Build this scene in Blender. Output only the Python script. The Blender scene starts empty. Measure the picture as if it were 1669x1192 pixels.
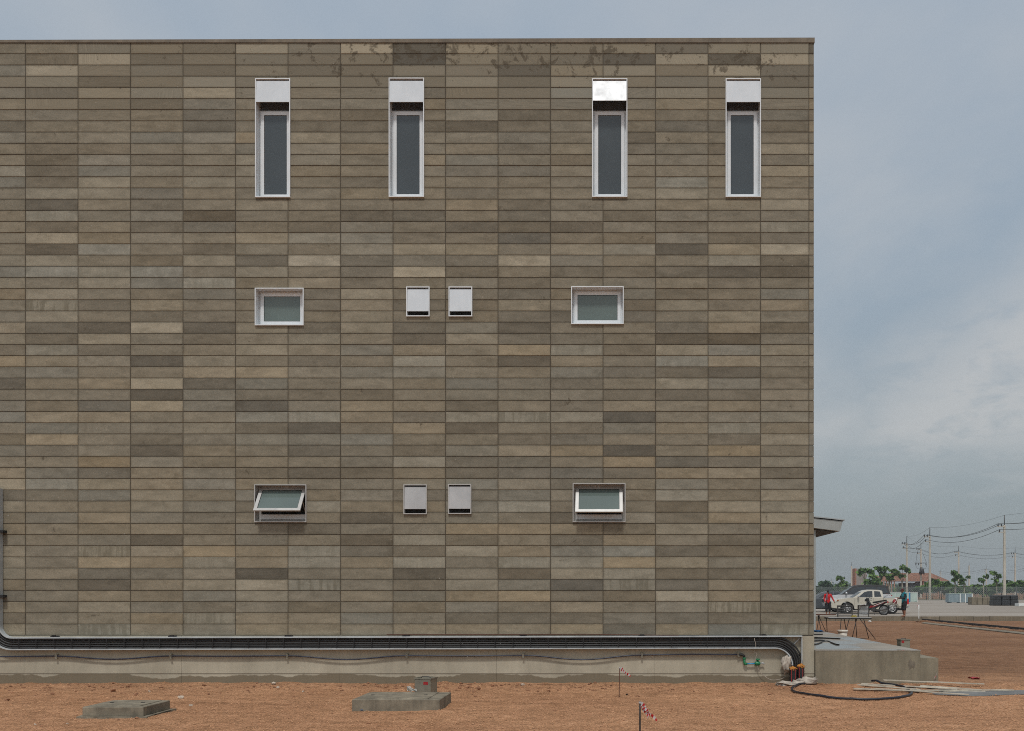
import bpy, bmesh, math, random
from math import pi, sin, cos, radians as R
from mathutils import Vector, Matrix, noise as mn

S = bpy.context.scene
COL = S.collection
# ------------------------------------------------------------------ camera
F = 1660.0            # focal length in photo pixels
CX, CY = 993.0, 962.0  # principal point in photo pixels
ZC = 1.76             # eye height
D = 19.09             # distance of the block wall
SC = D / F

cam_d = bpy.data.cameras.new('camera')
cam = bpy.data.objects.new('camera', cam_d)
COL.objects.link(cam)
cam.location = (0, 0, ZC)
cam.rotation_euler = (R(90), 0, 0)
cam_d.sensor_fit = 'HORIZONTAL'
cam_d.sensor_width = 36
cam_d.lens = 36 * F / 1669
cam_d.shift_x = (834.5 - CX) / 1669
cam_d.shift_y = (CY - 596) / 1669
cam_d.clip_start = 0.1
cam_d.clip_end = 6000
S.camera = cam

# ------------------------------------------------------------------ light
SUN_EL, SUN_AZ = 60.0, -4.0   # azimuth measured from straight behind the camera (minus = left)
W = bpy.data.worlds.new('World')
S.world = W
W.use_nodes = True
wt = W.node_tree
wt.nodes.clear()
wo = wt.nodes.new('ShaderNodeOutputWorld')
wb = wt.nodes.new('ShaderNodeBackground')
wb.inputs['Strength'].default_value = 0.10
sky = wt.nodes.new('ShaderNodeTexSky')
sky.sky_type = 'NISHITA'
sky.sun_disc = False
sky.sun_elevation = R(SUN_EL)
sky.sun_rotation = R(180 - SUN_AZ)
sky.air_density = 1.0
sky.dust_density = 4.0
sky.ozone_density = 1.5
tc = wt.nodes.new('ShaderNodeTexCoord')
sep = wt.nodes.new('ShaderNodeSeparateXYZ')
wt.links.new(tc.outputs['Generated'], sep.inputs[0])
def wmath(op, a, b=None):
    n = wt.nodes.new('ShaderNodeMath'); n.operation = op
    for i, v in enumerate((a, b)):
        if v is None: continue
        if isinstance(v, (int, float)): n.inputs[i].default_value = v
        else: wt.links.new(v, n.inputs[i])
    return n.outputs[0]
zz = wmath('ADD', wmath('MAXIMUM', sep.outputs['Z'], 0.0), 0.22)
comb = wt.nodes.new('ShaderNodeCombineXYZ')
wt.links.new(wmath('DIVIDE', sep.outputs['X'], zz), comb.inputs[0])
wt.links.new(wmath('DIVIDE', sep.outputs['Y'], zz), comb.inputs[1])
def wnoise(scale, detail, rough, dist, off):
    m = wt.nodes.new('ShaderNodeMapping'); m.inputs['Location'].default_value = off
    m.inputs['Scale'].default_value = (1.0, 0.8, 1.0)
    wt.links.new(comb.outputs[0], m.inputs[0])
    n = wt.nodes.new('ShaderNodeTexNoise')
    n.inputs['Scale'].default_value = scale; n.inputs['Detail'].default_value = detail
    n.inputs['Roughness'].default_value = rough; n.inputs['Distortion'].default_value = dist
    wt.links.new(m.outputs[0], n.inputs['Vector'])
    return n.outputs['Fac']
def wramp(fac, stops):
    n = wt.nodes.new('ShaderNodeValToRGB'); cr = n.color_ramp
    while len(cr.elements) < len(stops): cr.elements.new(0.5)
    for e, (p, c) in zip(cr.elements, stops): e.position = p; e.color = (*c, 1)
    wt.links.new(fac, n.inputs[0]); return n.outputs[0]
def wmix(f, a, b):
    n = wt.nodes.new('ShaderNodeMixRGB')
    for i, v in enumerate((f, a, b)):
        if isinstance(v, (int, float)): n.inputs[i].default_value = v
        elif isinstance(v, tuple): n.inputs[i].default_value = (*v, 1)
        else: wt.links.new(v, n.inputs[i])
    return n.outputs[0]
veil = wmix(1.0, (1, 1, 1), (1, 1, 1))
# hazy veil: grey near the horizon, bluer higher up; streaks of pale cloud
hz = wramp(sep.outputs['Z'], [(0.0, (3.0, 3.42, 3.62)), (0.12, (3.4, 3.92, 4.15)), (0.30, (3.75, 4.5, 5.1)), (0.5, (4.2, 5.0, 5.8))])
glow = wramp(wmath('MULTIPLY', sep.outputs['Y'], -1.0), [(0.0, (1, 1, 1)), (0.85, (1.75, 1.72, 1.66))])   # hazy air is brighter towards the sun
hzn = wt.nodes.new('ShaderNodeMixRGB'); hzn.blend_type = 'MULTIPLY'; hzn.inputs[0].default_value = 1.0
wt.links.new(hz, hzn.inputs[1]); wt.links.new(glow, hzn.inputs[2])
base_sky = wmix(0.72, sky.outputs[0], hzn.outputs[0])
n1 = wnoise(1.1, 6, 0.55, 0.35, (3.1, 1.7, 0))
n2 = wnoise(3.6, 5, 0.6, 0.2, (9.2, 4.0, 0))
cl = wramp(wmath('ADD', wmath('MULTIPLY', n1, 0.82), wmath('MULTIPLY', n2, 0.18)), [(0.40, (0, 0, 0)), (0.64, (1, 1, 1))])
cfade = wramp(sep.outputs['Z'], [(0.07, (0.12, 0.12, 0.12)), (0.15, (0.85, 0.85, 0.85)), (0.40, (0.7, 0.7, 0.7))])
wob = wmath('MULTIPLY', wmath('SUBTRACT', n2, 0.5), 0.10)
up = wmath('ADD', wmath('SUBTRACT', sep.outputs['Z'], wmath('MULTIPLY', wmath('SUBTRACT', sep.outputs['X'], 0.22), 0.80)), wob)
bank = wmath('MULTIPLY', wramp(up, [(0.11, (1, 1, 1)), (0.22, (0, 0, 0))]), wramp(wmath('ADD', sep.outputs['Z'], wob), [(0.09, (0, 0, 0)), (0.155, (1, 1, 1))]))
bank = wmath('MULTIPLY', bank, wramp(sep.outputs['X'], [(0.16, (0, 0, 0)), (0.26, (1, 1, 1))]))
n3 = wnoise(7.0, 4, 0.6, 0.3, (2.2, 7.0, 0))
bank = wmath('MULTIPLY', bank, wramp(n3, [(0.36, (0.5, 0.5, 0.5)), (0.52, (1, 1, 1))]))
cover = wmath('MAXIMUM', wmath('MULTIPLY', wmath('MULTIPLY', cl, cfade), 0.7), wmath('MULTIPLY', bank, 0.6))
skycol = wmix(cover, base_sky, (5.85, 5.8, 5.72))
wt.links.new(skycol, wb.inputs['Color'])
wt.links.new(wb.outputs[0], wo.inputs['Surface'])

sun_d = bpy.data.lights.new('sun', 'SUN')
sun_d.energy = 1.95
sun_d.angle = R(7)
sun_d.color = (1.0, 0.97, 0.92)
sun = bpy.data.objects.new('sun', sun_d)
COL.objects.link(sun)
az = R(SUN_AZ); el = R(SUN_EL)
sdir = Vector((sin(az) * cos(el), -cos(az) * cos(el), sin(el)))   # towards the sun
sun.rotation_euler = sdir.to_track_quat('Z', 'Y').to_euler()
sun.location = (0, -20, 40)

S.view_settings.view_transform = 'Standard'
S.view_settings.look = 'None'
S.view_settings.exposure = 0.0
S.view_settings.gamma = 1.0
S.cycles.filter_width = 1.0
S.cycles.use_denoising = False

# ------------------------------------------------------------------ helpers
def P(px, py, Y): return Vector(((px - CX) * Y / F, Y, ZC + (CY - py) * Y / F))
def G(px, py, z=0.0):
    Y = (ZC - z) * F / (py - CY)
    return Vector(((px - CX) * Y / F, Y, z))
def XW(px): return (px - CX) * SC
def ZW(py): return ZC + (CY - py) * SC
def lin(c):
    c = c / 255.0
    return c / 12.92 if c <= 0.04045 else ((c + 0.055) / 1.055) ** 2.4
def rgb(r, g, b, k=1.0): return (lin(r) * k, lin(g) * k, lin(b) * k)

class NB:
    """small node-tree builder"""
    def __init__(s, name):
        s.m = bpy.data.materials.new(name); s.m.use_nodes = True
        s.t = s.m.node_tree; s.t.nodes.clear()
        s.out = s.t.nodes.new('ShaderNodeOutputMaterial')
        s.b = s.t.nodes.new('ShaderNodeBsdfPrincipled')
        s.t.links.new(s.b.outputs[0], s.out.inputs['Surface'])
        s.obj = None
    def set(s, sock, v):
        if hasattr(v, 'links') or isinstance(v, bpy.types.NodeSocket): s.t.links.new(v, sock)
        elif isinstance(v, tuple) and len(v) == 3 and sock.type == 'RGBA': sock.default_value = (*v, 1)
        else: sock.default_value = v
    def coord(s, kind='Object'):
        n = s.t.nodes.new('ShaderNodeTexCoord'); return n.outputs[kind]
    def geo(s): return s.t.nodes.new('ShaderNodeNewGeometry').outputs['Position']
    def map(s, v, loc=(0, 0, 0), scale=(1, 1, 1)):
        n = s.t.nodes.new('ShaderNodeMapping'); n.inputs['Location'].default_value = loc; n.inputs['Scale'].default_value = scale
        s.t.links.new(v, n.inputs[0]); return n.outputs[0]
    def noise(s, v, scale, detail=4, rough=0.6, dist=0.0, out='Fac'):
        n = s.t.nodes.new('ShaderNodeTexNoise'); n.inputs['Scale'].default_value = scale
        n.inputs['Detail'].default_value = detail; n.inputs['Roughness'].default_value = rough; n.inputs['Distortion'].default_value = dist
        s.t.links.new(v, n.inputs['Vector']); return n.outputs[out]
    def vor(s, v, scale, feat='F1', out='Distance'):
        n = s.t.nodes.new('ShaderNodeTexVoronoi'); n.feature = feat; n.inputs['Scale'].default_value = scale
        s.t.links.new(v, n.inputs['Vector']); return n.outputs[out]
    def ramp(s, f, stops):
        n = s.t.nodes.new('ShaderNodeValToRGB'); cr = n.color_ramp
        while len(cr.elements) < len(stops): cr.elements.new(0.5)
        for e, (p, c) in zip(cr.elements, stops):
            e.position = p
            e.color = (*c, 1) if isinstance(c, tuple) else (c, c, c, 1)
        s.t.links.new(f, n.inputs[0]); return n.outputs[0]
    def mix(s, f, a, b, mode='MIX'):
        n = s.t.nodes.new('ShaderNodeMixRGB'); n.blend_type = mode
        s.set(n.inputs[0], f); s.set(n.inputs[1], a); s.set(n.inputs[2], b); return n.outputs[0]
    def math(s, op, a, b=0.0, clamp=False):
        n = s.t.nodes.new('ShaderNodeMath'); n.operation = op; n.use_clamp = clamp
        s.set(n.inputs[0], a); s.set(n.inputs[1], b); return n.outputs[0]
    def sepxyz(s, v):
        n = s.t.nodes.new('ShaderNodeSeparateXYZ'); s.t.links.new(v, n.inputs[0]); return n.outputs
    def attr(s, name, out='Color'):
        n = s.t.nodes.new('ShaderNodeAttribute'); n.attribute_name = name; return n.outputs[out]
    def uv(s, name):
        n = s.t.nodes.new('ShaderNodeUVMap'); n.uv_map = name; return n.outputs[0]
    def bump(s, h, strength=0.3, dist=0.01):
        n = s.t.nodes.new('ShaderNodeBump'); n.inputs['Strength'].default_value = strength; n.inputs['Distance'].default_value = dist
        s.t.links.new(h, n.inputs['Height']); s.t.links.new(n.outputs[0], s.b.inputs['Normal'])
    def col(s, v): s.set(s.b.inputs['Base Color'], v)
    def fin(s, rough=0.6, metal=0.0, spec=None):
        s.set(s.b.inputs['Roughness'], rough); s.set(s.b.inputs['Metallic'], metal)
        if spec is not None: s.set(s.b.inputs['Specular IOR Level'], spec)
        return s.m

def mat(name, c, rough=0.6, metal=0.0, var=0.15, scale=6.0, bump=0.0, bscale=40.0, spec=None):
    """plain procedural material: colour mottled by noise, slight roughness change, optional bump"""
    n = NB(name); o = n.geo()
    f = n.noise(o, scale, 5, 0.65)
    lo = tuple(x * (1 - var) for x in c); hi = tuple(min(1, x * (1 + var)) for x in c)
    n.col(n.ramp(f, [(0.3, lo), (0.7, hi)]))
    if bump: n.bump(n.noise(o, bscale, 4, 0.6), bump, 0.01)
    return n.fin(rough, metal, spec)

# mesh collectors -------------------------------------------------------
def BM(): return bmesh.new()
def quad(bm, pts):
    try: return bm.faces.new([bm.verts.new(p) for p in pts])
    except ValueError: return None
def box(bm, x0, x1, y0, y1, z0, z1):
    v = [bm.verts.new(p) for p in ((x0, y0, z0), (x1, y0, z0), (x1, y1, z0), (x0, y1, z0), (x0, y0, z1), (x1, y0, z1), (x1, y1, z1), (x0, y1, z1))]
    for f in ((0, 3, 2, 1), (4, 5, 6, 7), (0, 1, 5, 4), (1, 2, 6, 5), (2, 3, 7, 6), (3, 0, 4, 7)):
        bm.faces.new([v[i] for i in f])
    return v
def bar(bm, a, b, w, h=None, up=Vector((0, 0, 1))):
    """rectangular bar from a to b"""
    a = Vector(a); b = Vector(b); h = h or w
    d = (b - a).normalized()
    if abs(d.dot(up)) > 0.99: up = Vector((0, 1, 0))
    s = d.cross(up).normalized(); u = s.cross(d).normalized()
    pts = []
    for q in (a, b):
        for i, j in ((-1, -1), (1, -1), (1, 1), (-1, 1)):
            pts.append(bm.verts.new(q + s * (i * w / 2) + u * (j * h / 2)))
    for f in ((3, 2, 1, 0), (4, 5, 6, 7), (0, 1, 5, 4), (1, 2, 6, 5), (2, 3, 7, 6), (3, 0, 4, 7)):
        bm.faces.new([pts[i] for i in f])
def tube(bm, pts, r, n=8, cap=True, closed=False):
    """round tube along points; r number or list"""
    pts = [Vector(p) for p in pts]; m = len(pts)
    rs = r if isinstance(r, (list, tuple)) else [r] * m
    rings = []; prev = None
    for i, p in enumerate(pts):
        if closed: d = pts[(i + 1) % m] - pts[i - 1]
        else: d = (pts[min(i + 1, m - 1)] - pts[max(i - 1, 0)])
        d = d.normalized() if d.length > 1e-9 else Vector((0, 0, 1))
        if prev is None:
            a = Vector((0, 0, 1)) if abs(d.z) < 0.9 else Vector((1, 0, 0))
            s = d.cross(a).normalized()
        else:
            s = (prev - d * prev.dot(d))
            s = s.normalized() if s.length > 1e-6 else d.orthogonal().normalized()
        prev = s; u = d.cross(s)
        rings.append([bm.verts.new(p + (s * cos(2 * pi * k / n) + u * sin(2 * pi * k / n)) * rs[i]) for k in range(n)])
    for i in range(m if closed else m - 1):
        A = rings[i]; B = rings[(i + 1) % m]
        for k in range(n):
            f = bm.faces.new((A[k], A[(k + 1) % n], B[(k + 1) % n], B[k])); f.smooth = True
    if cap and not closed:
        bm.faces.new(rings[0][::-1]); bm.faces.new(rings[-1])
def lathe(bm, prof, loc=(0, 0, 0), axis='Z', n=20):
    """profile (r, h) turned about an axis"""
    loc = Vector(loc); rings = []
    for r, h in prof:
        ring = []
        for k in range(n):
            c, s = cos(2 * pi * k / n) * r, sin(2 * pi * k / n) * r
            p = {'Z': (c, s, h), 'Y': (c, h, s), 'X': (h, c, s)}[axis]
            ring.append(bm.verts.new(loc + Vector(p)))
        rings.append(ring)
    for A, B in zip(rings, rings[1:]):
        for k in range(n):
            f = bm.faces.new((A[k], A[(k + 1) % n], B[(k + 1) % n], B[k])); f.smooth = True
    bm.faces.new(rings[0][::-1]); bm.faces.new(rings[-1])
def prism(bm, outline, fy, n0=-1, n1=1):
    """outline of (x, z) extruded across y; fy(x, z) gives the half width"""
    a = [bm.verts.new((x, -fy(x, z), z)) for x, z in outline]
    b = [bm.verts.new((x, fy(x, z), z)) for x, z in outline]
    bm.faces.new(a); bm.faces.new(b[::-1])
    k = len(outline)
    for i in range(k):
        bm.faces.new((a[(i + 1) % k], a[i], b[i], b[(i + 1) % k]))
def blob(bm, loc, rad, seed, amp=0.25, sub=2, freq=1.6, flat=None):
    loc = Vector(loc); rad = Vector(rad) if not isinstance(rad, (int, float)) else Vector((rad,) * 3)
    g = bmesh.ops.create_icosphere(bm, subdivisions=sub, radius=1.0)
    o = Vector((seed * 7.3, seed * 3.1, seed * 1.7))
    for v in g['verts']:
        d = v.co.normalized()
        k = 1 + amp * mn.noise(d * freq + o) * 2
        v.co = Vector((d.x * rad.x, d.y * rad.y, d.z * rad.z)) * k + loc
    for v in g['verts']:
        for f in v.link_faces: f.smooth = True
def bevel(bm, w, seg=1):
    bmesh.ops.bevel(bm, geom=list(bm.edges), offset=w, segments=seg, affect='EDGES', profile=0.6, clamp_overlap=True)

def mesh_obj(name, bm, m, parent=None, shift=None, smooth=False):
    if shift is not None: bmesh.ops.translate(bm, verts=bm.verts, vec=-Vector(shift))
    bmesh.ops.recalc_face_normals(bm, faces=bm.faces)
    me = bpy.data.meshes.new(name)
    bm.to_mesh(me); bm.free()
    o = bpy.data.objects.new(name, me); COL.objects.link(o)
    for q in (m if isinstance(m, (list, tuple)) else [m]): me.materials.append(q)
    if smooth:
        for p in me.polygons: p.use_smooth = True
    if parent is not None: o.parent = parent
    return o
def tag(o, label=None, cat=None, group=None, kind=None):
    if label: o['label'] = label
    if cat: o['category'] = cat
    if group: o['group'] = group
    if kind: o['kind'] = kind
    return o
class Thing:
    """an Empty at the base; parts are given in world coordinates (world=True) or in local ones"""
    def __init__(s, name, label, cat, loc=(0, 0, 0), rotz=0.0, group=None, world=False):
        s.o = bpy.data.objects.new(name, None); COL.objects.link(s.o)
        s.o.empty_display_size = 0.2
        s.o.location = loc; s.o.rotation_euler = (0, 0, rotz)
        s.loc = Vector(loc); s.world = world
        tag(s.o, label, cat, group)
    def add(s, name, bm, m, parent=None, smooth=False, label=None):
        o = mesh_obj(name, bm, m, parent or s.o, s.loc if s.world else None, smooth)
        if label: o['label'] = label
        return o
def single(name, bm, m, label, cat, loc, group=None, rotz=0.0, smooth=False):
    """a thing that is one mesh, given in world coordinates about loc"""
    o = mesh_obj(name, bm, m, None, loc, smooth); o.location = loc
    if rotz: o.rotation_euler = (0, 0, rotz)
    return tag(o, label, cat, group)
def structure(name, bm, m, kind='structure'):
    return tag(mesh_obj(name, bm, m), kind=kind)
def copy_thing(root, loc, rotz, label=None):
    r = root.copy(); COL.objects.link(r); r.location = loc; r.rotation_euler = (0, 0, rotz)
    if label: r['label'] = label
    for ch in list(root.children):
        c = ch.copy(); COL.objects.link(c); c.parent = r
        for g in list(ch.children):
            d = g.copy(); COL.objects.link(d); d.parent = c
    return r

rng = random.Random(11)

# ------------------------------------------------------------------ materials
def block_material():
    n = NB('concrete_block')
    o = n.geo()
    tone = n.attr('tone'); par = n.attr('par')
    ps = n.sepxyz(par)                                   # x: random, y: stripe amount, z: stain amount
    uv = n.sepxyz(n.uv('block'))
    off = n.t.nodes.new('ShaderNodeVectorMath'); off.operation = 'MULTIPLY_ADD'
    n.t.links.new(par, off.inputs[0]); off.inputs[1].default_value = (37, 0, 91); n.t.links.new(o, off.inputs[2])
    q = off.outputs[0]
    big = n.noise(n.map(q, scale=(1.6, 1.6, 5)), 1.4, 4, 0.6)
    mid = n.noise(q, 9, 6, 0.7)
    fine = n.noise(q, 42, 4, 0.8)
    c = n.mix(n.ramp(big, [(0.3, 0.0), (0.72, 1.0)]), n.mix(1.0, tone, (0.80, 0.795, 0.78), 'MULTIPLY'), n.mix(1.0, tone, (1.18, 1.175, 1.17), 'MULTIPLY'))
    c = n.mix(n.math('MULTIPLY', n.ramp(mid, [(0.42, 0.0), (0.72, 1.0)]), 0.42), c, n.mix(1.0, tone, (1.28, 1.27, 1.25), 'MULTIPLY'))
    c = n.mix(0.5, c, n.ramp(fine, [(0.3, 0.30), (0.7, 0.70)]), 'OVERLAY')
    # ribbed, whitish streaks on some blocks
    st = n.noise(n.map(q, scale=(1, 1, 0.12)), 11, 3, 0.6)
    c = n.mix(n.math('MULTIPLY', n.ramp(st, [(0.46, 0.0), (0.56, 1.0)]), ps[1]), c, n.mix(1.0, tone, (0.62, 0.60, 0.55), 'MULTIPLY'))
    # dirt gathered in the joints, uneven
    ex = n.math('MINIMUM', uv[0], n.math('SUBTRACT', 1.0, uv[0]))
    ez = n.math('MULTIPLY', n.math('MINIMUM', uv[1], n.math('SUBTRACT', 1.0, uv[1])), 0.215)
    ed = n.math('MINIMUM', ex, ez)
    ed = n.math('ADD', ed, n.math('MULTIPLY', n.math('SUBTRACT', n.noise(q, 5, 4, 0.7), 0.52), 0.11))
    dirt = n.ramp(ed, [(0.0, 1.0), (0.035, 0.0)])
    c = n.mix(n.math('MULTIPLY', dirt, 0.42), c, n.mix(1.0, tone, (0.55, 0.52, 0.47), 'MULTIPLY'))
    # dark run-off stains under the coping
    sn = n.noise(o, 4.2, 7, 0.70, 0.5)
    c = n.mix(n.ramp(n.math('ADD', sn, n.math('MULTIPLY', ps[2], 0.185)), [(0.66, 0.0), (0.71, 0.75)]), c, (0.075, 0.060, 0.040))
    # small white cement splashes
    sp = n.vor(o, 3.4)
    sp2 = n.math('ADD', sp, n.math('MULTIPLY', n.noise(o, 40, 3, 0.6), 0.10))
    c = n.mix(n.ramp(sp2, [(0.075, 0.75), (0.095, 0.0)]), c, (0.30, 0.28, 0.24))
    sc_ = n.noise(n.map(q, scale=(1, 1, 2.2)), 6, 6, 0.75, 0.6)
    c = n.mix(n.math('MULTIPLY', n.ramp(sc_, [(0.57, 0.0), (0.70, 1.0)]), 0.5), c, n.mix(1.0, tone, (1.55, 1.5, 1.45), 'MULTIPLY'))
    dk = n.noise(n.map(q, loc=(5, 5, 5), scale=(1, 1, 1.6)), 3.1, 6, 0.75, 0.4)
    c = n.mix(n.math('MULTIPLY', n.ramp(dk, [(0.52, 0.0), (0.68, 1.0)]), 0.48), c, n.mix(1.0, tone, (0.6, 0.57, 0.52), 'MULTIPLY'))
    n.col(c)
    h = n.math('ADD', n.math('MULTIPLY', mid, 0.5), n.math('MULTIPLY', fine, 0.6))
    n.bump(h, 0.35, 0.006)
    return n.fin(0.9, 0, 0.25)
M_BLOCK = block_material()
M_MORTAR = mat('dark_joint', rgb(74, 67, 56), 0.95, var=0.3, scale=8)
def plinth_material():
    n = NB('plinth_concrete'); o = n.geo(); s = n.sepxyz(o)
    a = n.noise(o, 0.9, 6, 0.65); b = n.noise(o, 60, 3, 0.6); st = n.noise(n.map(o, scale=(1, 1, 0.2)), 5, 5, 0.6)
    c = n.ramp(a, [(0.3, rgb(154, 147, 130)), (0.7, rgb(178, 171, 153))])
    c = n.mix(0.3, c, n.ramp(st, [(0.35, 0.36), (0.7, 0.62)]), 'OVERLAY')
    c = n.mix(0.25, c, n.ramp(b, [(0.3, 0.35), (0.7, 0.65)]), 'OVERLAY')
    # shuttering joint
    jz = n.math('ABSOLUTE', n.math('SUBTRACT', s[2], 0.19))
    c = n.mix(n.ramp(jz, [(0.006, 0.8), (0.012, 0.0)]), c, rgb(78, 66, 54))
    # damp band rising from the soil, ragged top, dry in places
    hgt = n.math('ADD', n.math('MULTIPLY', n.noise(n.map(o, scale=(1, 1, 0)), 0.55, 5, 0.62), 0.62), -0.13)
    d = n.math('SUBTRACT', n.math('MINIMUM', hgt, 0.20), s[2])
    c = n.mix(n.ramp(d, [(0.0, 0.0), (0.018, 0.85)]), c, rgb(106, 95, 77))
    n.col(c); n.bump(n.math('ADD', n.math('MULTIPLY', b, 0.4), a), 0.3, 0.01)
    return n.fin(0.88, 0, 0.3)
M_PLINTH = plinth_material()
def concrete(name, c, dark=0.6, scale=1.5, streak=0.5, rough=0.85, wet=0.0):
    n = NB(name); o = n.geo()
    a = n.noise(o, scale, 7, 0.68); b = n.noise(o, 70, 3, 0.6); st = n.noise(n.map(o, scale=(1, 1, 0.12)), 6, 5, 0.65)
    k = n.ramp(a, [(0.32, tuple(x * dark for x in c)), (0.68, tuple(x * 1.12 for x in c))])
    k = n.mix(streak, k, n.ramp(st, [(0.35, 0.3), (0.7, 0.66)]), 'OVERLAY')
    k = n.mix(0.3, k, n.ramp(b, [(0.3, 0.33), (0.7, 0.66)]), 'OVERLAY')
    r = rough
    if wet:
        w = n.ramp(n.noise(n.map(o, loc=(1.3, 0.4, 0)), 0.42, 3, 0.5), [(0.47, 0.0), (0.51, 1.0)])
        nz = n.sepxyz(n.t.nodes.new('ShaderNodeNewGeometry').outputs['Normal'])[2]
        w = n.math('MULTIPLY', w, n.ramp(nz, [(0.6, 0.0), (0.9, 1.0)]))
        r = n.ramp(w, [(0.0, rough), (1.0, 0.02)])
        k = n.mix(n.math('MULTIPLY', w, 0.35), k, tuple(x * 0.35 for x in c))
        n.set(n.b.inputs['Specular IOR Level'], 0.5)
    n.col(k)
    if not wet: n.bump(n.math('ADD', n.math('MULTIPLY', b, 0.5), a), 0.35, 0.01)
    return n.fin(r)
M_COPING = concrete('coping_concrete', rgb(118, 109, 95), 0.62, 2.2, 0.3)
M_PLAT = concrete('platform_concrete', rgb(138, 129, 110), 0.66, 1.1, 0.45)
M_PLATTOP = concrete('damp_slab_concrete', rgb(150, 143, 132), 0.72, 0.9, 0.1, 0.75, wet=0.8)
M_SLAB = concrete('cast_slab_concrete', rgb(136, 127, 110), 0.5, 4.0, 0.55)
M_KERB = concrete('kerb_concrete', rgb(128, 118, 100), 0.6, 0.7, 0.4)
def yard_material():
    n = NB('yard_concrete'); o = n.geo()
    a = n.noise(n.map(o, scale=(0.35, 1.5, 1)), 0.12, 6, 0.62); b = n.noise(n.map(o, scale=(0.15, 1, 1)), 0.7, 5, 0.6)
    c = n.ramp(a, [(0.3, rgb(128, 117, 104)), (0.55, rgb(150, 141, 130)), (0.75, rgb(164, 156, 146))])
    c = n.mix(0.35, c, n.ramp(b, [(0.35, 0.36), (0.7, 0.62)]), 'OVERLAY')
    n.col(c); n.bump(b, 0.2, 0.02)
    return n.fin(0.8, 0, 0.3)
M_YARD = yard_material()
def soil_material():
    n = NB('laterite_soil'); o = n.geo(); s = n.sepxyz(o)
    big = n.noise(o, 0.35, 5, 0.6); mid = n.noise(o, 3.2, 6, 0.68); gr = n.noise(o, 26, 5, 0.8); v = n.ramp(n.vor(o, 30), [(0.15, 0.72), (0.5, 0.28)])
    c = n.ramp(mid, [(0.28, rgb(150, 110, 80)), (0.5, rgb(188, 143, 108)), (0.72, rgb(208, 164, 128))])
    c = n.mix(0.75, c, n.ramp(gr, [(0.3, 0.16), (0.5, 0.5), (0.7, 0.8)]), 'OVERLAY')
    c = n.mix(0.45, c, v, 'OVERLAY')
    pit = n.noise(o, 36, 3, 0.85)
    c = n.mix(n.ramp(pit, [(0.54, 0.0), (0.62, 0.75)]), c, n.mix(1.0, c, (0.42, 0.38, 0.36), 'MULTIPLY'))
    c = n.mix(n.ramp(n.noise(n.map(o, loc=(3, 8, 1)), 40, 3, 0.85), [(0.58, 0.0), (0.66, 0.6)]), c, rgb(214, 178, 146))
    c = n.mix(n.ramp(big, [(0.35, 0.0), (0.65, 1.0)]), n.mix(1.0, c, (0.84, 0.80, 0.77), 'MULTIPLY'), n.mix(1.0, c, (1.08, 1.08, 1.06), 'MULTIPLY'))
    rut = n.noise(n.map(o, scale=(0.10, 2.0, 1)), 1.0, 4, 0.6)
    c = n.mix(n.ramp(rut, [(0.55, 0.0), (0.68, 0.45)]), c, n.mix(1.0, c, (0.62, 0.58, 0.55), 'MULTIPLY'))
    # damp, browner soil beyond the building line and in patches
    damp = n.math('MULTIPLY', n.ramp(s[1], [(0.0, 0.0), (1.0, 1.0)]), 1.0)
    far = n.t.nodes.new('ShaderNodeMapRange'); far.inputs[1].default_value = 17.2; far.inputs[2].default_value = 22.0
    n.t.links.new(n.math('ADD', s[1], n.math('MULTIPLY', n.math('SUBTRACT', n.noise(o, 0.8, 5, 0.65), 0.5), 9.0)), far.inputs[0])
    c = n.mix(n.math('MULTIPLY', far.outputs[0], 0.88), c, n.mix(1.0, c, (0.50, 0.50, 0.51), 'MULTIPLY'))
    pt = n.ramp(n.noise(n.map(o, scale=(0.5, 1.3, 1)), 1.3, 5, 0.7), [(0.60, 0.0), (0.70, 1.0)])
    c = n.mix(n.math('MULTIPLY', pt, 0.65), c, n.mix(1.0, c, (0.45, 0.43, 0.42), 'MULTIPLY'))
    n.col(c)
    n.bump(n.math('ADD', n.math('MULTIPLY', gr, 0.8), mid), 0.9, 0.03)
    return n.fin(0.95, 0, 0.15)
M_SOIL = soil_material()
M_STONE_B = mat('brown_stone', rgb(136, 96, 70), 0.95, var=0.45, scale=12, bump=0.5)
M_GRAIN = mat('laterite_grains', rgb(172, 132, 101), 0.95, var=0.5, scale=25, spec=0.15)
M_STONE_P = mat('pale_stone', rgb(176, 162, 146), 0.9, var=0.25, scale=25, bump=0.4)
M_VERGE = mat('dry_verge', rgb(104, 88, 60), 0.95, var=0.4, scale=0.4)
M_CEMENT = concrete('wet_cement', rgb(112, 110, 106), 0.55, 1.6, 0.1, 0.55)
def metal_sheet(name, c, rough, metal, var=0.08):
    n = NB(name); o = n.geo()
    a = n.noise(o, 3.0, 4, 0.6); b = n.noise(n.map(o, scale=(1, 1, 0.15)), 14, 4, 0.7)
    k = n.ramp(a, [(0.3, tuple(x * (1 - var) for x in c)), (0.7, tuple(min(0.95, x * (1 + var)) for x in c))])
    k = n.mix(0.12, k, n.ramp(b, [(0.4, 0.3), (0.65, 0.62)]), 'OVERLAY')
    n.col(k)
    r = n.ramp(n.noise(o, 5, 4, 0.6), [(0.3, rough * 0.8), (0.7, rough * 1.25)])
    n.bump(n.noise(o, 2.2, 2, 0.5), 0.02, 0.02)
    return n.fin(r, metal)
M_WHITE_AL = metal_sheet('white_aluminium', rgb(214, 219, 222), 0.35, 0.0, 0.05)
M_HOOD = metal_sheet('bright_steel_sheet', rgb(210, 213, 215), 0.22, 0.3, 0.04)
M_GREY_AL = metal_sheet('grey_aluminium', rgb(178, 177, 174), 0.4, 0.25)
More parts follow.
